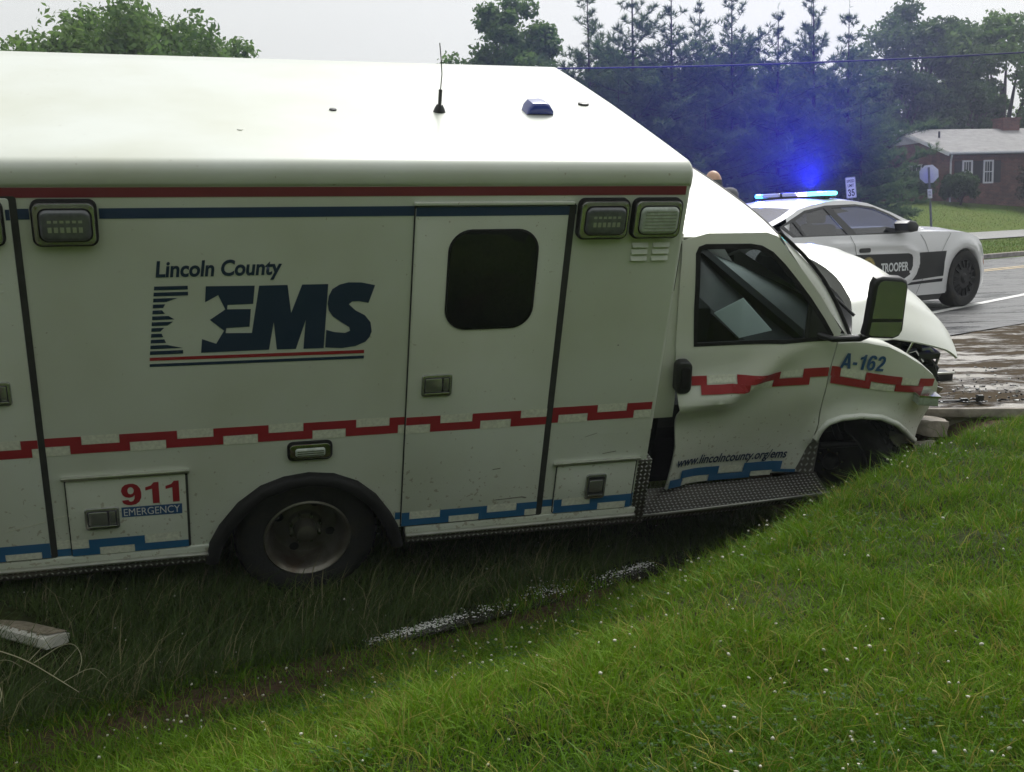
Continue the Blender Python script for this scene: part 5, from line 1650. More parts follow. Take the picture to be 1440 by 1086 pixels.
# ------------------------------------------------------------------ people behind the cab
def person(label, loc, rz, height, shirt, legs, hat=False, lean=0.0, arm=0.25):
    p = thing('person', label, 'person', loc, rz)
    k = height / 1.78
    Vs = [(0, 0, 0.98), (0, 0.0, 1.16), (0, lean * 0.5, 1.36), (0, lean, 1.46), (0, lean + 0.01, 1.53)]
    Rr = [(0.155, 0.115), (0.15, 0.105), (0.17, 0.115), (0.075, 0.075), (0.058, 0.060)]
    E_s = [(0, 1), (1, 2), (2, 3), (3, 4)]
    for sd in (-1, 1):
        b = len(Vs)
        Vs += [(sd * 0.10, 0.0, 0.93), (sd * 0.105, -0.015, 0.52), (sd * 0.11, 0.01, 0.10), (sd * 0.11, -0.12, 0.045)]
        Rr += [(0.095, 0.10), (0.062, 0.066), (0.045, 0.048), (0.042, 0.035)]
        E_s += [(0, b), (b, b + 1), (b + 1, b + 2), (b + 2, b + 3)]
        b = len(Vs)
        Vs += [(sd * 0.19, lean * 0.9, 1.42), (sd * 0.235, lean * 0.6 + 0.02, 1.16), (sd * 0.22, lean * 0.4 - arm, 0.98), (sd * 0.215, lean * 0.4 - arm - 0.07, 0.93)]
        Rr += [(0.060, 0.062), (0.044, 0.044), (0.030, 0.030), (0.026, 0.036)]
        E_s += [(2, b), (b, b + 1), (b + 1, b + 2), (b + 2, b + 3)]
    me = bpy.data.meshes.new('body')
    me.from_pydata([(x * k, y * k, z * k) for x, y, z in Vs], E_s, [])
    bo = bpy.data.objects.new('body', me)
    COL.objects.link(bo)
    bo.parent = p
    for i, m in enumerate((shirt, legs, M_SKIN, M_SHOE)):
        me.materials.append(m)
    sk = bo.modifiers.new('skin', 'SKIN')
    for i, r in enumerate(Rr):
        me.skin_vertices[0].data[i].radius = (r[0] * k, r[1] * k)
    me.skin_vertices[0].data[0].use_root = True
    bo.modifiers.new('smooth', 'SUBSURF').levels = 2
    bo.modifiers['smooth'].render_levels = 2
    dg = bpy.context.evaluated_depsgraph_get()
    m2 = bpy.data.meshes.new_from_object(bo.evaluated_get(dg))
    bo.modifiers.clear()
    bo.data = m2
    m2.materials.clear()
    for m in (shirt, legs, M_SKIN, M_SHOE):
        m2.materials.append(m)
    for pl in m2.polygons:
        z = pl.center.z / k
        y = pl.center.y / k
        ax = abs(pl.center.x / k)
        pl.material_index = 3 if z < 0.09 else (2 if z > 1.49 or (ax > 0.17 and z < 1.04 and y < -0.12) else (1 if z < 0.98 and ax < 0.185 else 0))
    m2.shade_smooth()
    # fingers
    for sd in (-1, 1):
        for f in range(4):
            fx = sd * (0.215 + (f - 1.5) * 0.018)
            L = (0.062, 0.075, 0.072, 0.055)[f]
            y0, z0 = lean * 0.4 - arm - 0.085, 0.925
            tube('finger', [(fx * k, y0 * k, z0 * k), (fx * k, (y0 - L * 0.5) * k, (z0 - 0.018) * k), (fx * k, (y0 - L * 0.8) * k, (z0 - 0.05) * k)], [0.010 * k, 0.009 * k, 0.007 * k], M_SKIN, bo, 6)
        tube('thumb', [(sd * 0.19 * k, (lean * 0.4 - arm - 0.05) * k, 0.935 * k), (sd * 0.165 * k, (lean * 0.4 - arm - 0.09) * k, 0.915 * k), (sd * 0.165 * k, (lean * 0.4 - arm - 0.115) * k, 0.895 * k)], [0.012 * k, 0.010 * k, 0.008 * k], M_SKIN, bo, 6)
    # head
    bm = bmesh.new()
    bmesh.ops.create_uvsphere(bm, u_segments=28, v_segments=20, radius=1.0)
    for v in bm.verts:
        x, y, z = v.co
        w = 0.076 * (1 - 0.16 * max(0, -z) ** 1.2)
        d = 0.096 - 0.012 * max(0, -z)
        yy = y * d
        if y < 0:
            yy -= 0.022 * math.exp(-((x / 0.16) ** 2) - ((z + 0.12) / 0.16) ** 2) * (1 if z < 0.1 else 0.5)       # nose
            yy += 0.010 * (math.exp(-(((abs(x) - 0.40) / 0.18) ** 2) - ((z - 0.06) / 0.12) ** 2))                     # eye sockets
            yy -= 0.006 * math.exp(-((x / 0.35) ** 2) - ((z + 0.48) / 0.06) ** 2)                                     # lips
            yy -= 0.012 * math.exp(-((x / 0.4) ** 2) - ((z + 0.85) / 0.15) ** 2)                                      # chin
        v.co = Vector((x * w, yy, z * 0.118))
    hd = from_bm('head', bm, M_SKIN, p, smooth=True)
    hd.location = (0, (lean + 0.0) * k, 1.655 * k)
    hd.scale = (k, k, k)
    for sd in (-1, 1):
        bm = bmesh.new()
        bmesh.ops.create_uvsphere(bm, u_segments=10, v_segments=8, radius=1.0)
        for v in bm.verts:
            v.co = Vector((sd * 0.076 + v.co.x * 0.009, 0.008 + v.co.y * 0.017, v.co.z * 0.030))
        from_bm('ear', bm, M_SKIN, hd, smooth=True)
        bm = bmesh.new()
        bmesh.ops.create_uvsphere(bm, u_segments=10, v_segments=8, radius=0.011)
        for v in bm.verts:
            v.co += Vector((sd * 0.030, -0.077, 0.008))
        from_bm('eye', bm, M_SIGNBLACK, hd, smooth=True)
    if hat:
        lathe('cap', [(0.104, 0.010), (0.106, 0.030), (0.101, 0.075), (0.080, 0.112), (0.045, 0.130), (0.0, 0.134)], M_HATGREY, hd, axis='Z', seg=28)
        grid_surface('cap_peak', 6, 10, lambda u, v: ((0.098 + 0.07 * u * math.cos((v - 0.5) * 2.0)) * math.sin((v - 0.5) * 2.0), -(0.095 + 0.09 * u) * math.cos((v - 0.5) * 2.0) - 0.0, 0.020 - 0.022 * u), M_HATGREY, hd, thick=0.004)
    else:
        # a fringe of short hair round the sides and back of the bald head
        bm = bmesh.new()
        rows = []
        for i in range(17):
            a = math.radians(-25 + 230 * i / 16)
            rows.append([bm.verts.new((0.0795 * math.cos(a), 0.099 * math.sin(a), z)) for z in (-0.03, 0.0, 0.022, 0.030)])
        for i in range(16):
            for j in range(3):
                bm.faces.new((rows[i][j], rows[i + 1][j], rows[i + 1][j + 1], rows[i][j + 1]))
        from_bm('hair', bm, M_GREYCLOTH, hd, smooth=True)
    return p
person('bald person in a navy shirt standing behind the ambulance cab, only the head showing', (1.83, 10.0, -1.240), math.radians(205), 1.655, M_BLUECLOTH, M_DARKCLOTH, False, -0.02)
person('person in a grey cap bending behind the ambulance hood beside the bald one', (2.10, 10.30, -1.240), math.radians(250), 1.50, M_GREYCLOTH, M_DARKCLOTH, True, -0.10)

# ------------------------------------------------------------------ signs
st = thing('stop_sign', 'octagonal road sign seen from its bare grey back on a metal post by the lawn', 'road sign', (17.75, 47.4, -0.78), math.radians(-20))
oct_ = [(0.40 * math.cos(math.radians(22.5 + 45 * k)), 2.30 + 0.40 * math.sin(math.radians(22.5 + 45 * k))) for k in range(8)]
prism('sign_plate', oct_, 0.006, -0.006, M_SIGNBACK, st, bev=0.002)
box('post', -0.045, 0.045, -0.075, -0.012, -0.3, 2.58, M_POST, st, bev=0.01)
sp = box('date_plate', -0.09, 0.09, -0.094, -0.080, 1.30, 1.68, M_SIGNWHITE, st, bev=0.004)
for z in (1.40, 1.46, 1.52, 1.58):
    box('plate_mark', -0.055, 0.055, -0.0965, -0.0945, z, z + 0.02, M_POST, sp)
st.rotation_euler = (0, math.radians(-3.5), math.radians(-20))

sl = thing('speed_limit_sign', 'small white rectangular 35 speed limit sign beyond the police cruiser roof', 'road sign', (11.85, 38.5, -1.2), math.radians(-12))
prism('sign_plate', rrect(-0.165, 0.165, 1.72, 2.42, 0.03, 4), 0.004, -0.004, M_SIGNWHITE, sl)
def flat(y): return lambda x, z: y
fr = panel('sign_border', [[rrect(-0.155, 0.155, 1.73, 2.41, 0.025, 4), rrect(-0.147, 0.147, 1.738, 2.402, 0.02, 4)]], flat(-0.0065), M_SIGNBLACK, sl, step=1)
lettering('SPEED', -0.12, 0.12, 2.24, 2.34, flat(-0.0065), M_SIGNBLACK, sl, bold=0.02)
lettering('LIMIT', -0.10, 0.10, 2.09, 2.19, flat(-0.0065), M_SIGNBLACK, sl, bold=0.02)
numerals('35', -0.115, 0.12, 1.78, 2.02, flat(-0.0065), M_SIGNBLACK, sl)
box('post', -0.03, 0.03, 0.006, 0.045, -0.3, 2.38, M_POST, sl, bev=0.006)
sl.rotation_euler = (0, math.radians(-5), math.radians(-12))

# ------------------------------------------------------------------ brick house
def brick_mat():
    m = bpy.data.materials.new('red_brick_wall')
    m.use_nodes = True
    nt = m.node_tree
    b = nt.nodes['Principled BSDF']
    b.inputs['Roughness'].default_value = 0.85
    tc = _n(nt, 'ShaderNodeTexCoord')
    sp = _n(nt, 'ShaderNodeSeparateXYZ')
    nt.links.new(tc.outputs['Object'], sp.inputs[0])
    ad = _n(nt, 'ShaderNodeMath', operation='ADD')
    nt.links.new(sp.outputs[0], ad.inputs[0])
    nt.links.new(sp.outputs[1], ad.inputs[1])
    cb = _n(nt, 'ShaderNodeCombineXYZ')
    nt.links.new(ad.outputs[0], cb.inputs[0])
    nt.links.new(sp.outputs[2], cb.inputs[1])
    br = _n(nt, 'ShaderNodeTexBrick')
    br.inputs['Color1'].default_value = (0.17, 0.062, 0.045, 1)
    br.inputs['Color2'].default_value = (0.10, 0.040, 0.034, 1)
    br.inputs['Mortar'].default_value = (0.19, 0.15, 0.13, 1)
    br.inputs['Scale'].default_value = 1.0
    br.inputs['Brick Width'].default_value = 0.21
    br.inputs['Row Height'].default_value = 0.075
    br.inputs['Mortar Size'].default_value = 0.008
    nt.links.new(cb.outputs[0], br.inputs['Vector'])
    no = _n(nt, 'ShaderNodeTexNoise')
    no.inputs['Scale'].default_value = 1.6
    no.inputs['Detail'].default_value = 7
    nt.links.new(tc.outputs['Object'], no.inputs['Vector'])
    mr = _n(nt, 'ShaderNodeMapRange')
    mr.inputs[1].default_value = 0.3; mr.inputs[2].default_value = 0.7; mr.inputs[3].default_value = 0.65; mr.inputs[4].default_value = 1.35
    nt.links.new(no.outputs[0], mr.inputs[0])
    vm = _n(nt, 'ShaderNodeVectorMath', operation='SCALE')
    nt.links.new(br.outputs['Color'], vm.inputs[0])
    nt.links.new(mr.outputs[0], vm.inputs['Scale'])
    nt.links.new(vm.outputs[0], b.inputs['Base Color'])
    bu = _n(nt, 'ShaderNodeBump')
    bu.inputs['Strength'].default_value = 0.6
    bu.inputs['Distance'].default_value = 0.01
    bu.invert = True
    nt.links.new(br.outputs['Fac'], bu.inputs['Height'])
    nt.links.new(bu.outputs[0], b.inputs['Normal'])
    return m
M_BRICK = brick_mat()
M_ROOF = mat('grey_shingles', (0.27, 0.265, 0.265), rough=0.9, var=0.18, vs=2.5, bump=0.4, bs=12)
M_HTRIM = mat('white_house_trim', (0.72, 0.72, 0.72), rough=0.5, var=0.06)
M_SHUTTER = mat('black_shutter', (0.02, 0.02, 0.025), rough=0.5)
M_PANE = mat('house_window_pane', (0.05, 0.055, 0.06), rough=0.05, spec=0.8)
M_SIDING = mat('white_gable_siding', (0.60, 0.60, 0.62), rough=0.6, var=0.12)
house = thing('brick_house', 'low red brick house with a grey shingle roof and chimney on the lawn', 'house', (24.4, 62.7, 0.45), math.radians(12))
HL, HD, HH, HR = 19.0, 9.0, 2.72, 4.15                      # length, depth, eave and ridge height
bm = bmesh.new()
for quad in ([(0, 0, 0), (HL, 0, 0), (HL, 0, HH), (0, 0, HH)], [(0, HD, 0), (HL, HD, 0), (HL, HD, HH), (0, HD, HH)], [(0, 0, 0), (0, HD, 0), (0, HD, HH), (0, 0, HH)], [(HL, 0, 0), (HL, HD, 0), (HL, HD, HH), (HL, 0, HH)]):
    bm.faces.new([bm.verts.new((x, y, z - (0.6 if z == 0 else 0))) for x, y, z in quad])
from_bm('wall', bm, M_BRICK, house)
for x in (0.0, HL):
    mesh('gable', [(x, 0, HH), (x, HD, HH), (x, HD / 2, HR)], [(0, 1, 2)], M_BRICK, house)
mesh('gable_siding', [(-0.03, HD * 0.30, HH + 0.70), (-0.03, HD * 0.70, HH + 0.70), (-0.03, HD / 2, HR - 0.10)], [(0, 1, 2)], M_SIDING, house)
ov = 0.45
sl_ = (HR - HH) / (HD / 2)
roof = None
for s_ in (0, 1):
    y0, y1 = (-ov, HD / 2) if s_ == 0 else (HD + ov, HD / 2)
    z0 = HH - ov * sl_ + 0.06
    r = mesh('roof', [(-0.35, y0, z0), (HL + 0.35, y0, z0), (HL + 0.35, y1, HR + 0.06), (-0.35, y1, HR + 0.06), (-0.35, y0, z0 + 0.07), (HL + 0.35, y0, z0 + 0.07), (HL + 0.35, y1, HR + 0.13), (-0.35, y1, HR + 0.13)],
             [(0, 1, 2, 3), (4, 5, 6, 7), (0, 1, 5, 4), (1, 2, 6, 5), (0, 3, 7, 4), (2, 3, 7, 6)], M_ROOF, house)
    roof = roof or r
    # rake board and soffit
    mesh('rake_board', [(-0.38, y0, z0 - 0.16), (-0.38, y1, HR - 0.10), (-0.38, y1, HR + 0.10), (-0.38, y0, z0 + 0.05), (-0.33, y0, z0 - 0.16), (-0.33, y1, HR - 0.10), (-0.33, y1, HR + 0.10), (-0.33, y0, z0 + 0.05)], [(0, 1, 2, 3), (4, 5, 6, 7), (0, 1, 5, 4), (3, 2, 6, 7), (0, 3, 7, 4)], M_HTRIM, house)
box('gutter', -0.35, HL + 0.35, -ov - 0.12, -ov - 0.01, HH - ov * sl_ + 0.0, HH - ov * sl_ + 0.11, M_HTRIM, house, bev=0.02)
box('soffit', -0.3, HL + 0.3, -ov, -0.01, HH - ov * sl_ - 0.02, HH - ov * sl_ + 0.0, M_HTRIM, house)
tube('downspout', [(-0.20, -ov - 0.07, HH - 0.12), (-0.20, -ov - 0.05, HH - 0.22), (0.03, -0.07, HH - 0.55), (0.03, -0.07, 0.0)], 0.05, M_HTRIM, house)
ch = box('chimney', 6.1, 7.2, HD / 2 - 0.5, HD / 2 + 0.5, HR - 0.4, HR + 0.62, M_BRICK, house)
box('chimney_cap', 6.03, 7.27, HD / 2 - 0.57, HD / 2 + 0.57, HR + 0.622, HR + 0.72, M_BRICK, ch)
lathe('vent_pipe', [(0.0, 0.45), (0.06, 0.45), (0.06, 0.0)], M_SHUTTER, house, axis='Z', c=(1.0, 2.6, HH + 0.85), seg=12)
def house_window(front, a0, a1, z0, z1):
    def bx(name, a, b, d0, d1, zz0, zz1, m, par):
        if front: return box(name, a, b, -d1, -d0, zz0, zz1, m, par)
        return box(name, -d1, -d0, a, b, zz0, zz1, m, par)
    w_ = bx('window', a0, a1, 0.005, 0.03, z0, z1, M_PANE, house)
    t_ = 0.09
    for q in ((a0 - t_, a1 + t_, z0 - t_, z0), (a0 - t_, a1 + t_, z1, z1 + t_), (a0 - t_, a0, z0, z1), (a1, a1 + t_, z0, z1), (a0, a1, (z0 + z1) / 2 - 0.025, (z0 + z1) / 2 + 0.025)):
        bx('frame', q[0], q[1], 0.006, 0.075, q[2], q[3], M_HTRIM, w_)
    for k in (1, 2):
        a = a0 + (a1 - a0) * k / 3
        bx('glazing_bar', a - 0.012, a + 0.012, 0.031, 0.045, z0, z1, M_HTRIM, w_)
    for q in ((a0 - t_ - 0.46, a0 - t_ - 0.03), (a1 + t_ + 0.03, a1 + t_ + 0.46)):
        bx('shutter', q[0], q[1], 0.004, 0.05, z0 - 0.05, z1 + 0.05, M_SHUTTER, house)
house_window(False, 2.7, 4.1, 1.10, 2.12)
house_window(True, 0.85, 1.30, 1.05, 2.15)
house_window(True, 2.15, 2.60, 1.05, 2.15)
house_window(True, 8.2, 9.4, 1.05, 2.15)
house_window(True, 12.5, 13.7, 1.05, 2.15)
box('front_door', 6.1, 7.1, -0.06, -0.005, 0.1, 2.15, M_SHUTTER, house)

# ------------------------------------------------------------------ trees and shrubs
def leaf_cloud(centers, radii, per, size, c0, c1, flat=0.85, seed=0, up=0.2, light_dir=None):
    """leaf-sized folded faces gathered in clumps; the tint varies by clump and by leaf"""
    r = np.random.default_rng(seed)
    n = len(centers) * per
    ci = np.repeat(np.arange(len(centers)), per)
    d = r.normal(size=(n, 3))
    d /= np.linalg.norm(d, axis=1)[:, None]
    rad = r.random(n) ** 0.45
    P = centers[ci] + d * (rad * radii[ci])[:, None] * np.array([1, 1, flat])
    # leaf frame
    nrm = d * 0.6 + r.normal(size=(n, 3)) * 0.7 + np.array([0, 0, up])
    nrm /= np.linalg.norm(nrm, axis=1)[:, None]
    a = np.cross(nrm, r.normal(size=(n, 3)))
    a /= np.linalg.norm(a, axis=1)[:, None] + 1e-9
    b = np.cross(nrm, a)
    s = size * (0.6 + 0.8 * r.random(n))[:, None]
    V = np.stack([P - a * s, P + b * s * 0.55 + nrm * s * 0.15, P + a * s, P - b * s * 0.55 + nrm * s * 0.15], 1).reshape(-1, 3)
    F4 = np.arange(n * 4).reshape(n, 4)
    F3 = np.concatenate([F4[:, [0, 1, 2]], F4[:, [0, 2, 3]]])
    ct = r.random(len(centers))[ci] * 0.6 + r.random(n) * 0.4
    Cc = np.array(c0)[None] * (1 - ct[:, None]) + np.array(c1)[None] * ct[:, None]
    Cc = np.repeat(Cc, 4, axis=0)
    return V, F3, Cc

def crown_clumps(n, R, H, rz, seed, hollow=0.45, lobes=5):
    r = np.random.default_rng(seed)
    lob = r.normal(size=(lobes, 3)); lob /= np.linalg.norm(lob, axis=1)[:, None]
    d = r.normal(size=(n, 3)); d /= np.linalg.norm(d, axis=1)[:, None]
    d[:, 2] = np.where(d[:, 2] < -0.5, -d[:, 2], d[:, 2])
    k = hollow + (1 - hollow) * r.random(n) ** 0.6
    bump = 0.80 + 0.30 * np.max(d @ lob.T, axis=1) ** 3
    C = d * (k * bump)[:, None] * np.array([R, R, H])
    C[:, 2] += rz
    return C

def broadleaf(name, label, loc, height, R, seed, c0, c1, trunk_h, clumps=70, per=170, leaf=0.12, cl=0.20, group=None, hollow=0.45, stems=1, cat='tree'):
    t = thing(name, label, cat, loc, 0, group)
    H = (height - trunk_h) / 2
    C = crown_clumps(clumps, R, H, trunk_h + H, seed, hollow)
    r = np.random.default_rng(seed + 50)
    rad = R * cl * (0.6 + 0.7 * r.random(len(C)))
    V, F, Cc = leaf_cloud(C, rad, per, leaf, c0, c1, seed=seed)
    np_mesh('crown', V, [F], M_LEAF, t, Cc)
    bm = bmesh.new()
    base = 0.045 * height
    top = trunk_h + H * 1.0
    for s_ in range(stems):
        ox = (s_ - (stems - 1) / 2) * base * 2
        bm_tube(bm, [(ox, 0, -0.4), (ox, 0, trunk_h * 0.5), (ox + 0.1, 0.05, trunk_h), (ox * 1.5 - 0.05, 0.1, top)], [base * 1.15, base * 0.85, base * 0.7, base * 0.2], 9)
    for i in range(min(16, len(C))):
        c = C[i]
        z0 = trunk_h * (0.75 + 0.3 * r.random())
        bm_tube(bm, [(0, 0, z0), (c[0] * 0.45, c[1] * 0.45, z0 + (c[2] - z0) * 0.55), (c[0] * 0.92, c[1] * 0.92, c[2])], [base * 0.42, base * 0.24, base * 0.06], 6)
    from_bm('trunk', bm, M_BARK, t, smooth=True)
    return t

def pine_meshes(height, R, seed, c0, c1):
    r = np.random.default_rng(seed)
    bm = bmesh.new()
    bm_tube(bm, [(0, 0, -0.4), (0.03, 0, height * 0.5), (0, 0.02, height * 0.97)], [0.10, 0.06, 0.008], 8)
    P0, P1 = [], []
    z = 0.5
    while z < height - 0.25:
        f = z / height
        nb = 6 if f < 0.7 else 3
        ln = R * min(1.0, (1.03 - f) * 1.55) ** 1.25 * (0.75 + 0.4 * r.random()) * (1.0 if f < 0.72 else 0.8)
        a0 = r.random() * 6.28
        for b in range(nb):
            a = a0 + 2 * PI * b / nb + r.normal() * 0.5
            z_ = z + r.normal() * 0.12
            L = ln * (0.45 + 0.75 * r.random())
            rise = 0.10 + 0.85 * f ** 2
            rise *= 0.6 + 0.9 * r.random()
            p0 = np.array([0, 0, z_])
            p1 = np.array([math.cos(a) * L * 0.55, math.sin(a) * L * 0.55, z_ + L * rise * 0.40])
            p2 = np.array([math.cos(a) * L, math.sin(a) * L, z_ + L * rise])
            bm_tube(bm, [p0, p1, p2], [0.028 * (1.1 - f), 0.018 * (1.1 - f), 0.006], 4, cap=False)
            # side shoots with needle brushes at their tips
            ns = max(4, int(L * 8))
            for s_ in range(ns):
                u = 0.25 + 0.75 * (s_ + r.random()) / ns
                q = p0 * (1 - u) ** 2 + 2 * p1 * u * (1 - u) + p2 * u * u
                sd = r.normal(size=3) * np.array([1, 1, 0.5])
                sd = sd / np.linalg.norm(sd) * 0.30 * L ** 0.5 * (1.15 - u * 0.6)
                sd[2] = abs(sd[2]) + 0.06
                P0.append(q); P1.append(q + sd)
            P0.append(p2 - (p2 - p1) * 0.2); P1.append(p2 + (p2 - p1) * 0.10)
        z += (0.32 if f < 0.7 else 0.42) + 0.25 * r.random()
    P0.append(np.array([0, 0, height * 0.90])); P1.append(np.array([0, 0, height * 1.02]))
    me_t = bpy.data.meshes.new('trunk')
    bm.to_mesh(me_t); bm.free()
    me_t.materials.append(M_BARK)
    P0, P1 = np.array(P0), np.array(P1)
    cnt = np.maximum(9, (44 * (1 - 0.72 * np.clip(P0[:, 2] / height, 0, 1) ** 2.2))).astype(int)
    i = np.repeat(np.arange(len(P0)), cnt)
    n = len(i)
    u = r.random(n)
    ax = (P1 - P0)[i]
    al = np.linalg.norm(ax, axis=1)[:, None] + 1e-9
    base = P0[i] + ax * u[:, None]
    nd = ax / al * 0.9 + r.normal(size=(n, 3)) * 0.62 + np.array([0, 0, 0.12])
    nd /= np.linalg.norm(nd, axis=1)[:, None]
    ln = 0.19 * (0.7 + 0.6 * r.random(n))[:, None]
    sdv = np.cross(nd, r.normal(size=(n, 3)))
    sdv /= np.linalg.norm(sdv, axis=1)[:, None] + 1e-9
    V = np.stack([base - sdv * 0.013, base + sdv * 0.013, base + nd * ln], 1).reshape(-1, 3)
    F = np.arange(n * 3).reshape(n, 3)
    t = (r.random(len(P0))[i] * 0.6 + r.random(n) * 0.4)[:, None]
    Cc = np.repeat(np.array(c0)[None] * (1 - t) + np.array(c1)[None] * t, 3, axis=0)
    return me_t, V, F, Cc

GREEN_L = ((0.075, 0.155, 0.038), (0.165, 0.265, 0.065))
GREEN_M = ((0.055, 0.115, 0.034), (0.135, 0.210, 0.056))
GREEN_D = ((0.028, 0.065, 0.026), (0.075, 0.125, 0.042))
PINE_C = ((0.068, 0.138, 0.060), (0.165, 0.240, 0.100))
broadleaf('shade_tree', 'broad light green tree rising behind the ambulance roof at the left', (-13.6, 41.0, -1.2), 9.5, 5.3, 3, *GREEN_L, 2.2, 120, 190, 0.115, 0.17, hollow=0.5)
broadleaf('maple_tree', 'round topped green tree over the middle of the ambulance roof', (0.55, 50.0, -1.0), 10.1, 2.75, 4, *GREEN_L, 3.0, 75, 190, 0.115, 0.22)
broadleaf('thicket_tree', 'lower sloping green tree leaning out left of the round topped one', (-1.5, 49.0, -1.0), 7.9, 3.0, 5, *GREEN_L, 1.0, 75, 150, 0.115, 0.20)
broadleaf('shade_tree', 'tall loose crowned tree behind the left end of the brick house', (28.6, 80.0, 0.4), 13.6, 6.2, 6, *GREEN_M, 3.0, 120, 130, 0.17, 0.16, hollow=0.42, group=None)
broadleaf('shade_tree', 'tall tree rising above the chimney of the brick house', (35.6, 82.0, 0.4), 13.8, 5.6, 7, *GREEN_L, 3.0, 105, 130, 0.17, 0.17, hollow=0.42)
broadleaf('thicket_tree', 'dark bushy tree close behind the ridge of the brick house roof', (30.0, 75.5, 0.4), 8.5, 4.2, 8, *GREEN_D, 0.6, 80, 150, 0.15, 0.19)
broadleaf('thicket_tree', 'pale green bushy tree behind the chimney of the brick house', (36.5, 76.5, 0.4), 7.2, 3.4, 9, *GREEN_L, 0.6, 70, 140, 0.15, 0.20)
broadleaf('thicket_tree', 'dark dense tree at the left gable of the brick house', (23.6, 71.0, 0.2), 9.0, 3.8, 10, *GREEN_D, 0.4, 80, 170, 0.14, 0.19)
# the stand of pines beyond the road
pines = [('narrow pine with a bare spiky leader just right of the round topped tree', 3.4, 45.5, 8.9, 0), ('tall grey green pine with an open spire nearest the ambulance roof corner', 5.0, 44.0, 9.7, 1),
         ('pine with a forked bushy tip second from the ambulance roof corner', 6.3, 43.0, 9.2, 2), ('shorter pine filling the gap behind the ambulance cab', 7.7, 45.0, 8.6, 0),
         ('spired pine above the cab roof, left of the tall middle pair', 8.8, 44.2, 9.2, 1), ('broad dark pine in the blue light above the police cruiser', 10.3, 43.2, 8.3, 2),
         ('tallest slender pine of the stand above the cruiser light bar', 12.0, 44.6, 9.6, 0), ('pine with a thin drawn out leader beside the tallest one', 13.2, 44.0, 8.9, 1),
         ('last pine of the stand, next to the brick house', 13.5, 50.5, 9.2, 2), ('low pine standing in front of the stand behind the speed limit sign', 12.9, 41.5, 5.6, 1), ('low dark pine behind the bald person', 7.2, 41.0, 5.2, 2), ('low pine between the ambulance roof corner and the stand', 4.2, 42.0, 5.6, 0)]
kinds = [pine_meshes(9.0, R_k, sd_k, *PINE_C) for R_k, sd_k in ((3.2, 21), (2.8, 22), (3.5, 23), (3.0, 24), (2.6, 25))]
done = {}
for i, (lab, x, y, h_, kd) in enumerate(pines):
    kd = (i * 3) % 5
    t = thing('pine_tree', lab, 'tree', (x, y, float(ground_z(x, y))), i * 2.1, 'pines beyond the road')
    t.scale = (h_ / 9.0 * (1.12 if h_ < 6 else 1),) * 2 + (h_ / 9.0,)
    mt, V, F, Cc = kinds[kd]
    if kd not in done:
        o = np_mesh('crown', V, [F], M_LEAF, t, Cc)
        done[kd] = o.data
    else:
        o = link('crown', done[kd], None, t)
    link('trunk', mt, None, t)
for lab, x, y, h_, R, sd, cc in (('round shrub at the front corner of the brick house', 24.5, 61.3, 1.6, 1.05, 31, GREEN_D), ('dark shrub below the gable window of the brick house', 21.3, 61.0, 1.7, 1.5, 32, GREEN_D),
                                 ('large dark bronze shrub in front of the brick house at the right edge', 29.2, 60.6, 2.9, 2.0, 33, ((0.030, 0.020, 0.020), (0.060, 0.050, 0.035))),
                                 ('taller leafy bush showing between the pines right of the ambulance roof corner', 6.0, 49.5, 6.6, 2.9, 41, GREEN_M), ('taller leafy bush showing between the pines over the cab roof', 9.6, 49.5, 6.9, 3.0, 42, GREEN_M), ('taller leafy bush showing between the pines above the light bar', 12.8, 50.5, 6.6, 2.8, 43, GREEN_M),
                                 ('low shrub at the edge of the pines by the cruiser mirror', 17.9, 58.5, 2.2, 1.8, 34, GREEN_D), ('leafy undergrowth bush between the pines above the cruiser roof', 14.2, 52.0, 3.8, 2.8, 35, GREEN_D),
                                 ('leafy undergrowth bush under the pines behind the ambulance cab', 9.0, 50.0, 4.2, 3.0, 36, GREEN_D), ('leafy undergrowth bush left in the shade of the pines', 4.6, 50.5, 4.4, 2.8, 37, GREEN_D), ('wide undergrowth bush in front of the gable', 17.6, 64.0, 4.4, 2.6, 38, GREEN_D)):
    broadleaf('shrub', lab, (x, y, float(ground_z(x, y))), h_, R, sd, *cc, 0.15, 60, 130, 0.09 if R < 2.2 else 0.13, 0.26, cat='shrub')
# the far wood that closes the view behind the stand, and the wood behind the photographer that the van's side looks at
def wood(name, spans, leaf, c0, c1, seed, per):
    r = np.random.default_rng(seed)
    C, rad = [], []
    for (xa, ya, xb, yb, h0, h1, n) in spans:
        for k in range(n):
            u = r.random()
            hh = h0 + (h1 - h0) * vnoise(u * 9, 0.3, 1.0, seed)
            C.append((xa + (xb - xa) * u + r.normal() * 1.5, ya + (yb - ya) * u + r.normal() * 1.5, -1.0 + hh * r.random() ** 0.7))
            rad.append(1.0 + 0.9 * r.random())
    V, F, Cc = leaf_cloud(np.array(C), np.array(rad), per, leaf, c0, c1, seed=seed)
    return tag(np_mesh(name, V, [F], M_LEAF, None, Cc), kind='stuff')
wood('far_wood', [(-2, 66, 22, 72, 3.0, 6.5, 260), (20, 92, 60, 96, 5.0, 9.0, 240), (-45, 70, -2, 66, 2.0, 4.0, 160)], 0.26, *GREEN_D, 61, 70)
wood('wood_behind_the_camera', [(-28, -10, 28, -12, 5.0, 8.0, 380), (-24, -11, -28, 9, 4.5, 7.5, 180), (28, -11, 38, 2, 4.0, 7.0, 120)], 0.42, (0.075, 0.19, 0.025), (0.17, 0.31, 0.04), 62, 60)

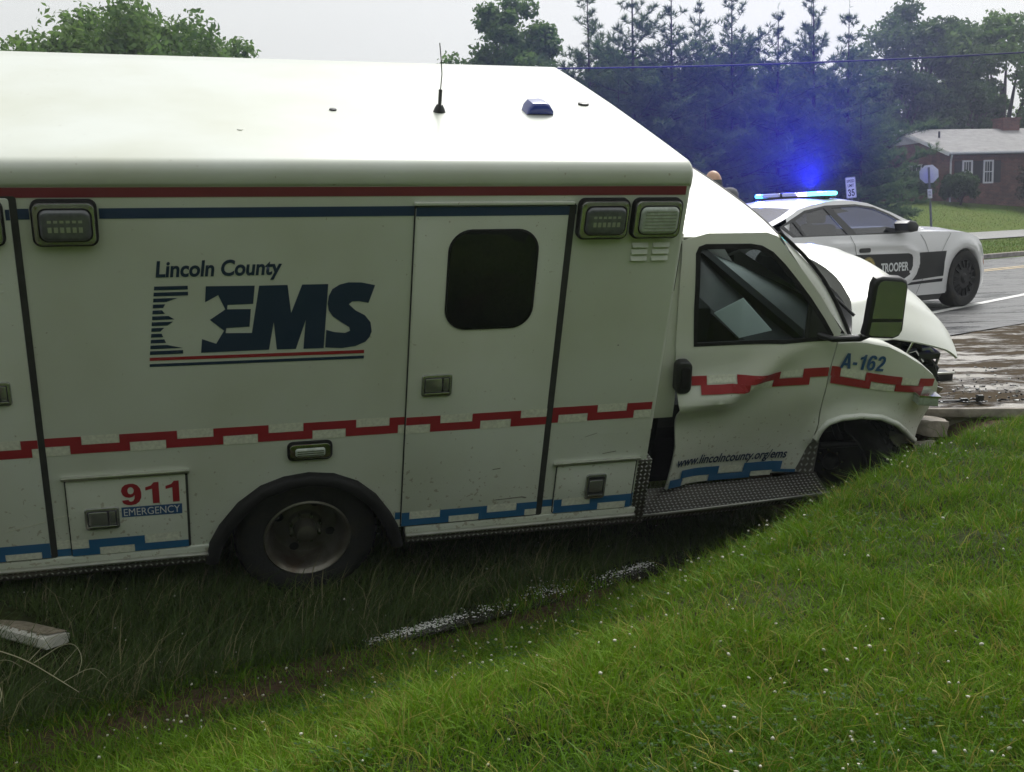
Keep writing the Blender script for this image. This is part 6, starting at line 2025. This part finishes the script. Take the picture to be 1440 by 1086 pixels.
# ------------------------------------------------------------------ cables overhead
def cable(label, a, b, sag, r):
    a, b = Vector(a), Vector(b)
    pts = []
    for i in range(41):
        u = i / 40
        p = a.lerp(b, u)
        p.z -= sag * 4 * u * (1 - u)
        pts.append(p)
    tag(tube('overhead_cable', pts, r, M_WIRE, None, 6), label, 'cable')
cable('lower dark overhead cable running past the top of the ambulance roof and across the trees', (-24.0, 26.4, 5.42), (24.0, 27.0, 4.22), 1.27, 0.020)
cable('thin upper overhead cable high in the white sky at the right', (-6.0, 27.2, 6.33), (30.0, 29.0, 5.15), 0.1, 0.010)

# ------------------------------------------------------------------ litter of the crash
ts = thing('broken_trim_strip', 'broken length of white metal trim lying in the dark grass at the left edge', 'debris', (-2.68, 5.30, -1.875), math.radians(6))
bm = bmesh.new()
prof = [(-0.085, 0.045), (0.055, 0.060), (0.075, 0.050), (0.075, 0.012), (0.06, 0.0), (-0.085, 0.0)]
rings = [[bm.verts.new((x, -y, z + 0.004 * math.sin(x * 9))) for y, z in prof] for x in np.linspace(-0.75, 0.52, 14)]
for i in range(13):
    for k in range(6):
        bm.faces.new((rings[i][k], rings[i][(k + 1) % 6], rings[i + 1][(k + 1) % 6], rings[i + 1][k]))
bm.faces.new(rings[0]); bm.faces.new(rings[-1][::-1])
from_bm('trim_face', bm, M_WOODWHITE, ts, angle=30)
box('trim_top', -0.74, 0.50, -0.050, 0.080, 0.0555, 0.0595, M_RUSTWOOD, ts).rotation_euler = (math.radians(-6), 0, 0)
for x in np.linspace(-0.70, 0.46, 22):
    tube('rivet', [(x, -0.0565, 0.056), (x, -0.0565, 0.0645)], 0.006, M_RUSTWOOD, ts, 6)
ts.rotation_euler = (math.radians(-6), math.radians(4), math.radians(-22))

def stem_plant(name, label, loc, branches):
    bm = bmesh.new()
    for pts, r in branches:
        P = [Vector(p) for p in pts]
        for _ in range(3):                                  # round off the corners
            Q = [P[0]]
            for a, b in zip(P[:-1], P[1:]):
                Q += [a.lerp(b, 0.25), a.lerp(b, 0.75)]
            P = Q + [P[-1]]
        bm_tube(bm, P, [0.55 * r * (1 - 0.65 * i / (len(P) - 1)) for i in range(len(P))], 5)
    o = from_bm(name, bm, M_TWIG, smooth=True)
    o.location = loc
    return tag(o, label, 'dead weed')
stem_plant('dead_weed', 'pale dead branching weed stem arching over the dark grass at the left', (-2.20, 4.62, -1.92),
           [([(-0.15, 0.1, 0.16), (0.05, 0.03, 0.13), (0.22, -0.04, 0.06), (0.34, -0.12, 0.03)], 0.006), ([(0.08, 0.02, 0.12), (0.16, 0.06, 0.20), (0.21, 0.08, 0.22)], 0.004), ([(0.10, 0.02, 0.11), (0.24, 0.08, 0.19), (0.30, 0.06, 0.12), (0.29, 0.0, 0.05)], 0.004), ([(0.2, -0.03, 0.07), (0.28, 0.06, 0.16)], 0.003), ([(0.25, -0.06, 0.05), (0.36, 0.0, 0.10), (0.43, -0.03, 0.05)], 0.003)])
stem_plant('dead_weed', 'pale fallen weed stem curving down at the very left below the branching one', (-2.22, 4.28, -1.84),
           [([(-0.2, 0.1, 0.14), (0.02, 0.06, 0.12), (0.14, 0.0, 0.09), (0.18, -0.08, 0.04), (0.13, -0.15, 0.02)], 0.005), ([(0.02, 0.06, 0.12), (0.12, 0.1, 0.16), (0.2, 0.08, 0.12)], 0.003)])
def shard(name, label, loc, rz, parts, cat='debris'):
    t = thing(name, label, cat, loc, rz)
    for nm, a, m, rx in parts:
        o = box(nm, *a, m, t, bev=0.004)
        o.rotation_euler = rx
    return t
g1 = shard('broken_grille', 'silver slatted piece of broken grille lying on the muddy driveway past the bumper', (3.22, 8.95, -1.262), 0.35, [('grille_frame', (-0.16, 0.16, -0.05, -0.035, 0.0, 0.03), M_ALU, (0, 0, 0)), ('grille_frame', (-0.16, 0.16, 0.10, 0.115, 0.0, 0.03), M_ALU, (0, 0, 0))] +
           [('grille_slat', (-0.14 + 0.07 * k, -0.105 + 0.07 * k, -0.035, 0.10, 0.006, 0.022), M_BEZEL, (0, 0, 0)) for k in range(5)])
g1.rotation_euler = (0.25, 0.1, 0.3)
shard('bumper_fragment', 'black bumper fragment with a bright edge on the mud beside the fender tip', (3.10, 8.42, -1.270), 0.10, [('fragment_shell', (-0.17, 0.22, -0.06, 0.08, 0.0, 0.06), M_TRIM, (0.1, 0, 0)), ('bright_edge', (-0.16, 0.23, -0.075, -0.058, 0.050, 0.066), M_ALU, (0, 0, 0)), ('torn_tab', (0.12, 0.20, -0.03, 0.06, 0.062, 0.085), M_BEZEL, (0, 0.2, 0))])
shard('plastic_shard', 'small black plastic shard on the driveway directly under the fender lamp', (2.92, 7.86, -1.292), 0.4, [('shard_body', (-0.06, 0.08, -0.03, 0.03, 0.0, 0.02), M_TRIM, (0, 0.1, 0)), ('shard_rib', (-0.03, 0.05, -0.005, 0.005, 0.0205, 0.034), M_TRIM, (0, 0.1, 0))])
shard('plastic_shard', 'small dark square clip standing on the pale driveway edge at the right', (3.16, 7.50, -1.292), 0.1, [('shard_body', (-0.02, 0.02, -0.02, 0.02, 0.0, 0.05), M_TRIM, (0, 0.1, 0)), ('shard_rib', (-0.12, -0.022, -0.01, 0.01, 0.0, 0.012), M_TRIM, (0, 0, 0))])
shard('plastic_shard', 'thin dark strip lying along the pale driveway edge', (3.02, 7.58, -1.295), -0.08, [('shard_body', (-0.15, 0.10, -0.012, 0.012, 0.0, 0.012), M_TRIM, (0, 0, 0)), ('shard_rib', (0.04, 0.09, -0.02, 0.02, 0.0125, 0.022), M_TRIM, (0, 0, 0))])
def rock(label, loc, s, seed):
    r = random.Random(seed)
    bm = bmesh.new()
    bmesh.ops.create_icosphere(bm, subdivisions=3, radius=1.0)
    ph = [r.uniform(0, 6.28) for _ in range(6)]
    for v in bm.verts:
        c = v.co
        k = 1 + 0.16 * math.sin(3.1 * c.x + ph[0]) + 0.14 * math.sin(2.7 * c.y + ph[1]) + 0.12 * math.sin(4.3 * c.z + ph[2]) + 0.05 * math.sin(9 * c.x + 7 * c.y + ph[3])
        c = c * k
        c = Vector((max(-0.78, min(0.8, c.x)), max(-0.75, min(0.78, c.y)), max(-0.7, min(0.62, c.z))))
        v.co = Vector((c.x * s[0], c.y * s[1], c.z * s[2]))
    o = from_bm('concrete_chunk', bm, M_CONC, angle=35)
    o.location = loc
    o.rotation_euler = (r.uniform(-0.2, 0.2), r.uniform(-0.2, 0.2), r.uniform(0, 3))
    return tag(o, label, 'concrete chunk')
def crumbs():
    r = np.random.default_rng(88)
    bm = bmesh.new()
    for k in range(150):
        u, v = r.random(), abs(r.normal()) * 0.5
        x, y = 2.78 + 0.9 * u + 0.25 * v, 7.45 + 1.5 * r.random() ** 1.4
        if x < 2.62 + 0.0 * y: continue
        z = -1.286 + 0.02 * (y - 7.4)
        a, b2, c = 0.005 + 0.018 * r.random() ** 2, 0.004 + 0.010 * r.random() ** 2, 0.002 + 0.006 * r.random()
        q = r.random() * 3
        p = [(-a, -b2), (a * 0.7, -b2), (a, b2 * 0.5), (-a * 0.4, b2)]
        lo = [bm.verts.new((x + i * math.cos(q) - j * math.sin(q), y + i * math.sin(q) + j * math.cos(q), z)) for i, j in p]
        hi = [bm.verts.new((w.co.x * 1.0, w.co.y, z + c + 0.006 * r.random())) for w in lo]
        bm.faces.new(hi)
        for i in range(4):
            bm.faces.new((lo[i], lo[(i + 1) % 4], hi[(i + 1) % 4], hi[i]))
    tag(from_bm('debris_crumbs', bm, mat('broken_plastic', (0.025, 0.025, 0.027), rough=0.4, col2=(0.55, 0.56, 0.55), c2s=30, c2lo=0.52, c2hi=0.56)), kind='stuff')
crumbs()
rock('pale broken concrete chunk under the driveway edge right of the fender', (2.70, 7.20, -1.385), (0.16, 0.11, 0.08), 1)
rock('dark muddy concrete chunk tucked below the fender tip', (2.46, 7.16, -1.44), (0.14, 0.12, 0.08), 2)
rock('small flat concrete chunk half buried in the bank below the pale one', (2.60, 6.98, -1.47), (0.10, 0.07, 0.05), 3)

# ------------------------------------------------------------------ grass
def blades(n, xy_fn, h0, h1, w0, w1, pal, seed, lean=0.6, keep=None, yellow=0.08, comb=None):
    r = np.random.default_rng(seed)
    x, y = xy_fn(r, n)
    if keep is not None:
        k = keep(x, y, r)
        x, y = x[k], y[k]
    n = len(x)
    z = ground_z(x, y) - 0.006
    cl = vnoise(x, y, 3.2, 31) * 0.6 + vnoise(x, y, 9.0, 32) * 0.4
    h = (h0 + (h1 - h0) * r.random(n) ** 1.6) * (0.55 + 0.9 * cl)
    w = w0 + (w1 - w0) * r.random(n)
    az = r.random(n) * 6.283
    la = r.random(n) * 6.283 if comb is None else comb + r.normal(size=n) * 0.9
    ll = h * lean * (0.25 + r.random(n))
    P = np.stack([x, y, z], 1)
    sd = np.stack([np.cos(az), np.sin(az), np.zeros(n)], 1) * w[:, None] * 0.5
    ld = np.stack([np.cos(la), np.sin(la), np.zeros(n)], 1)
    up = np.array([0, 0, 1.0])
    m = P + ld * (ll * 0.30)[:, None] + up * (h * 0.55)[:, None]
    tip = P + ld * ll[:, None] + up * (h * (1.0 - 0.25 * np.clip(lean * 0.8, 0, 1) * r.random(n)))[:, None]
    V = np.stack([P - sd, P + sd, m + sd * 0.8, m - sd * 0.8, tip], 1).reshape(-1, 3)
    b = np.arange(n)[:, None] * 5
    F4 = b + np.array([[0, 1, 2, 3]])
    F3 = b + np.array([[3, 2, 4]])
    t = (0.55 * vnoise(x, y, 1.1, 41) + 0.45 * r.random(n))[:, None]
    C = np.array(pal[0])[None] * (1 - t) + np.array(pal[1])[None] * t
    dry = (r.random(n) < yellow * (0.4 + 1.4 * vnoise(x, y, 1.7, 43)))[:, None]
    C = np.where(dry, np.array(pal[2])[None] * (0.7 + 0.5 * r.random((n, 1))), C)
    return V, F4, F3, np.repeat(C, 5, axis=0)

def add_blades(name, sets, material=M_GRASS):
    Vs, F4s, F3s, Cs, o = [], [], [], [], 0
    for V, F4, F3, C in sets:
        Vs.append(V); F4s.append(F4 + o); F3s.append(F3 + o); Cs.append(C); o += len(V)
    return tag(np_mesh(name, np.concatenate(Vs), [np.concatenate(F4s), np.concatenate(F3s)], material, None, np.concatenate(Cs)), kind='stuff')

PAL_BANK = ((0.048, 0.140, 0.004), (0.190, 0.330, 0.012), (0.30, 0.28, 0.06))
PAL_DITCH = ((0.045, 0.085, 0.020), (0.135, 0.195, 0.050), (0.28, 0.26, 0.13))
PAL_FAR = ((0.060, 0.125, 0.012), (0.125, 0.190, 0.022), (0.19, 0.17, 0.06))
def fan(d0, d1, a0, a1, p=0.0):
    def f(r, n):
        d = d0 + (d1 - d0) * r.random(n) ** (1.0 + p)
        a = a0 + (a1 - a0) * r.random(n)
        return d * a, d
    return f
def bare(x, y):
    t, s = ditch_ts(x, y)
    strip_ = np.exp(-((s + 0.22 + 0.05 * np.sin(t * 3)) / 0.17) ** 2) * (0.45 + 0.75 * (vnoise(x, y, 1.3, 51) > 0.38))
    spot = np.exp(-((x - 0.35) / 0.25) ** 2 - ((y - 4.55) / 0.16) ** 2)
    return np.clip(np.maximum(strip_, spot * 0.9), 0, 1)
def keep_bank(x, y, r):
    t, s = ditch_ts(x, y)
    b = bare(x, y)
    on_drive = (x > 2.3) & (y > 7.36 - 0.166 * (x - 2.68))
    patch = vnoise(x, y, 2.1, 52) * 0.5 + vnoise(x, y, 5.5, 53) * 0.5
    end_bare = sstep(t, 2.2, 2.8) * (s > -0.95) * 0.9
    return (s < 0.1) & (r.random(len(x)) > b * 0.72) & ~on_drive & (r.random(len(x)) < 0.10 + 1.5 * patch ** 1.3) & (r.random(len(x)) > end_bare)
def keep_ditch(x, y, r):
    t, s = ditch_ts(x, y)
    b = bare(x, y)
    water = (np.abs(s - 0.02) < 0.10) & (t > -0.95) & (t < 1.5)
    strip_clear = (np.abs((y - 5.30) + 0.40 * (x + 2.68)) < 0.13) & (x < -2.15)
    return ~strip_clear & (s >= 0.0) & (s < 1.5) & (t < 2.5) & (r.random(len(x)) > b * 0.72) & ~(water & (r.random(len(x)) < 0.55))
def tussocks(n, per, seed):
    r = np.random.default_rng(seed)
    d = 2.1 + 5.2 * r.random(n); a = -0.6 + 1.4 * r.random(n)
    cx, cy = d * a, d
    ox, oy = r.normal(size=(n, per)) * 0.022, r.normal(size=(n, per)) * 0.022
    x, y = (cx[:, None] + ox).ravel(), (cy[:, None] + oy).ravel()
    return x, y, np.arctan2(oy, ox).ravel()
TX, TY, TA = tussocks(600, 46, 131)
TK = keep_bank(TX, TY, np.random.default_rng(132))
add_blades('grass', [
    blades(int(TK.sum()), lambda r, n: (TX[TK], TY[TK]), 0.06, 0.12, 0.0034, 0.0062, PAL_BANK, 133, 1.15, None, 0.12, comb=TA[TK]),
    blades(11000, fan(2.2, 6.5, -0.50, 0.50, 0.2), 0.035, 0.075, 0.006, 0.0105, PAL_BANK, 134, 1.7, keep_bank, 0.05),
    blades(430000, fan(2.0, 8.2, -0.66, 0.85, 0.25), 0.030, 0.070, 0.0028, 0.0054, PAL_BANK, 101, 1.25, keep_bank, 0.10),
    blades(24000, fan(2.0, 7.5, -0.66, 0.85), 0.07, 0.14, 0.003, 0.0055, PAL_BANK, 102, 1.1, keep_bank, 0.25),
    blades(165000, fan(3.8, 8.0, -0.66, 0.40), 0.06, 0.15, 0.003, 0.006, PAL_DITCH, 103, 0.9, keep_ditch, 0.08),
    blades(9000, fan(3.8, 7.0, -0.52, 0.1), 0.14, 0.30, 0.0035, 0.006, PAL_DITCH, 104, 1.0, keep_ditch, 0.22, comb=0.6)])
def keep_edge(x, y, r):
    n = NX * x + NY * y
    return (n > 5.45 + 0.25 * vnoise(x, y, 1.5, 61)) & (n < 5.86) & (vnoise(x, y, 2.6, 62) > 0.35)
def keep_lawn(x, y, r):
    n = NX * x + NY * y
    return ((n > 14.4) & (n < 20.8)) | ((n > 25.4) & (n < 33.5))
add_blades('verge_grass', [
    blades(26000, lambda r, n: (RX * (tt := r.random(n) * 16 + 6) + NX * (nn := 5.3 + 0.7 * r.random(n)), RY * tt + NY * nn), 0.03, 0.09, 0.004, 0.008, PAL_FAR, 111, 0.7, keep_edge, 0.35),
    blades(60000, fan(26, 66, 0.20, 0.50), 0.03, 0.07, 0.010, 0.022, PAL_FAR, 112, 0.9, keep_lawn, 0.15)])
# white clover: heads and leaflets scattered through the turf
def clover():
    r = np.random.default_rng(5)
    # heads gather on the crest of the bank and in loose patches
    pts = []
    while len(pts) < 430:
        d = 2.3 + 5.6 * r.random()
        a = -0.5 + 1.0 * r.random()
        x, y = d * a, d
        t, s = ditch_ts(x, y)
        if x > 2.3 and y > 7.2: continue
        if s > 1.1 or t > 2.9: continue
        w = 0.10 + 1.3 * math.exp(-((s + 1.05) / 0.22) ** 2) * (t > 0.2) + 0.5 * (vnoise(x, y, 0.9, 71) > 0.6) + 0.25 * (s > 0.2)
        if r.random() < w: pts.append((x, y))
    P = np.array(pts)
    z = ground_z(P[:, 0], P[:, 1]) + 0.030 + 0.055 * r.random(len(P))
    bm = bmesh.new()
    bmesh.ops.create_icosphere(bm, subdivisions=1, radius=1.0)
    base = np.array([v.co for v in bm.verts]); fb = np.array([[v.index for v in f.verts] for f in bm.faces])
    bm.free()
    Vs, Fs = [], []
    for i in range(len(P)):
        rad = 0.0035 + 0.0045 * r.random()
        jit = base * (rad * (0.55 + 0.75 * r.random((len(base), 1)))) * np.array([1, 1, 0.8])
        Vs.append(jit + np.array([P[i, 0], P[i, 1], z[i]]))
        Fs.append(fb + i * len(base))
    tag(np_mesh('clover_flowers', np.concatenate(Vs), [np.concatenate(Fs)], M_FLOWER), kind='stuff')
    # leaflets, three to a stalk
    n = 5000
    d = 2.2 + 4.6 * r.random(n); a = -0.5 + 1.0 * r.random(n)
    x, y = d * a, d
    t, s = ditch_ts(x, y)
    k = (s < 1.2) & (bare(x, y) < 0.4) & (vnoise(x, y, 1.4, 72) > 0.48) & (t < 2.6)
    x, y = x[k], y[k]
    n = len(x)
    z = ground_z(x, y) + 0.02 + 0.045 * r.random(n)
    a0 = r.random(n) * 6.28
    Vs, Cs = [], []
    for q in range(3):
        aa = a0 + q * 2.094
        c, s_ = np.cos(aa), np.sin(aa)
        L = 0.008 + 0.006 * r.random(n)
        P0 = np.stack([x, y, z], 1)
        dv = np.stack([c, s_, 0.25 * np.ones(n)], 1); pv = np.stack([-s_, c, np.zeros(n)], 1)
        Vs.append(np.stack([P0, P0 + (dv * 0.7 + pv * 0.5) * L[:, None], P0 + dv * 1.15 * L[:, None], P0 + (dv * 0.7 - pv * 0.5) * L[:, None]], 1).reshape(-1, 3))
        cc = np.array([0.030, 0.080, 0.016]) + (r.random((n, 1)) * np.array([0.03, 0.05, 0.012]))
        Cs.append(np.repeat(cc, 4, axis=0))
    V = np.concatenate(Vs)
    tag(np_mesh('clover_leaves', V, [np.arange(len(V)).reshape(-1, 4)], M_LEAF, None, np.concatenate(Cs)), kind='stuff')
clover()

# ------------------------------------------------------------------ rain haze
def haze():
    m = bpy.data.materials.new('rain_haze')
    m.use_nodes = True
    nt = m.node_tree
    nt.nodes.clear()
    v = _n(nt, 'ShaderNodeVolumePrincipled')
    v.inputs['Color'].default_value = (0.90, 0.95, 1.0, 1)
    v.inputs['Density'].default_value = 0.0013
    o = _n(nt, 'ShaderNodeOutputMaterial')
    nt.links.new(v.outputs[0], o.inputs['Volume'])
    tag(box('haze', -64, 96, -24, 130, -3.5, 20, m), kind='stuff')
haze()
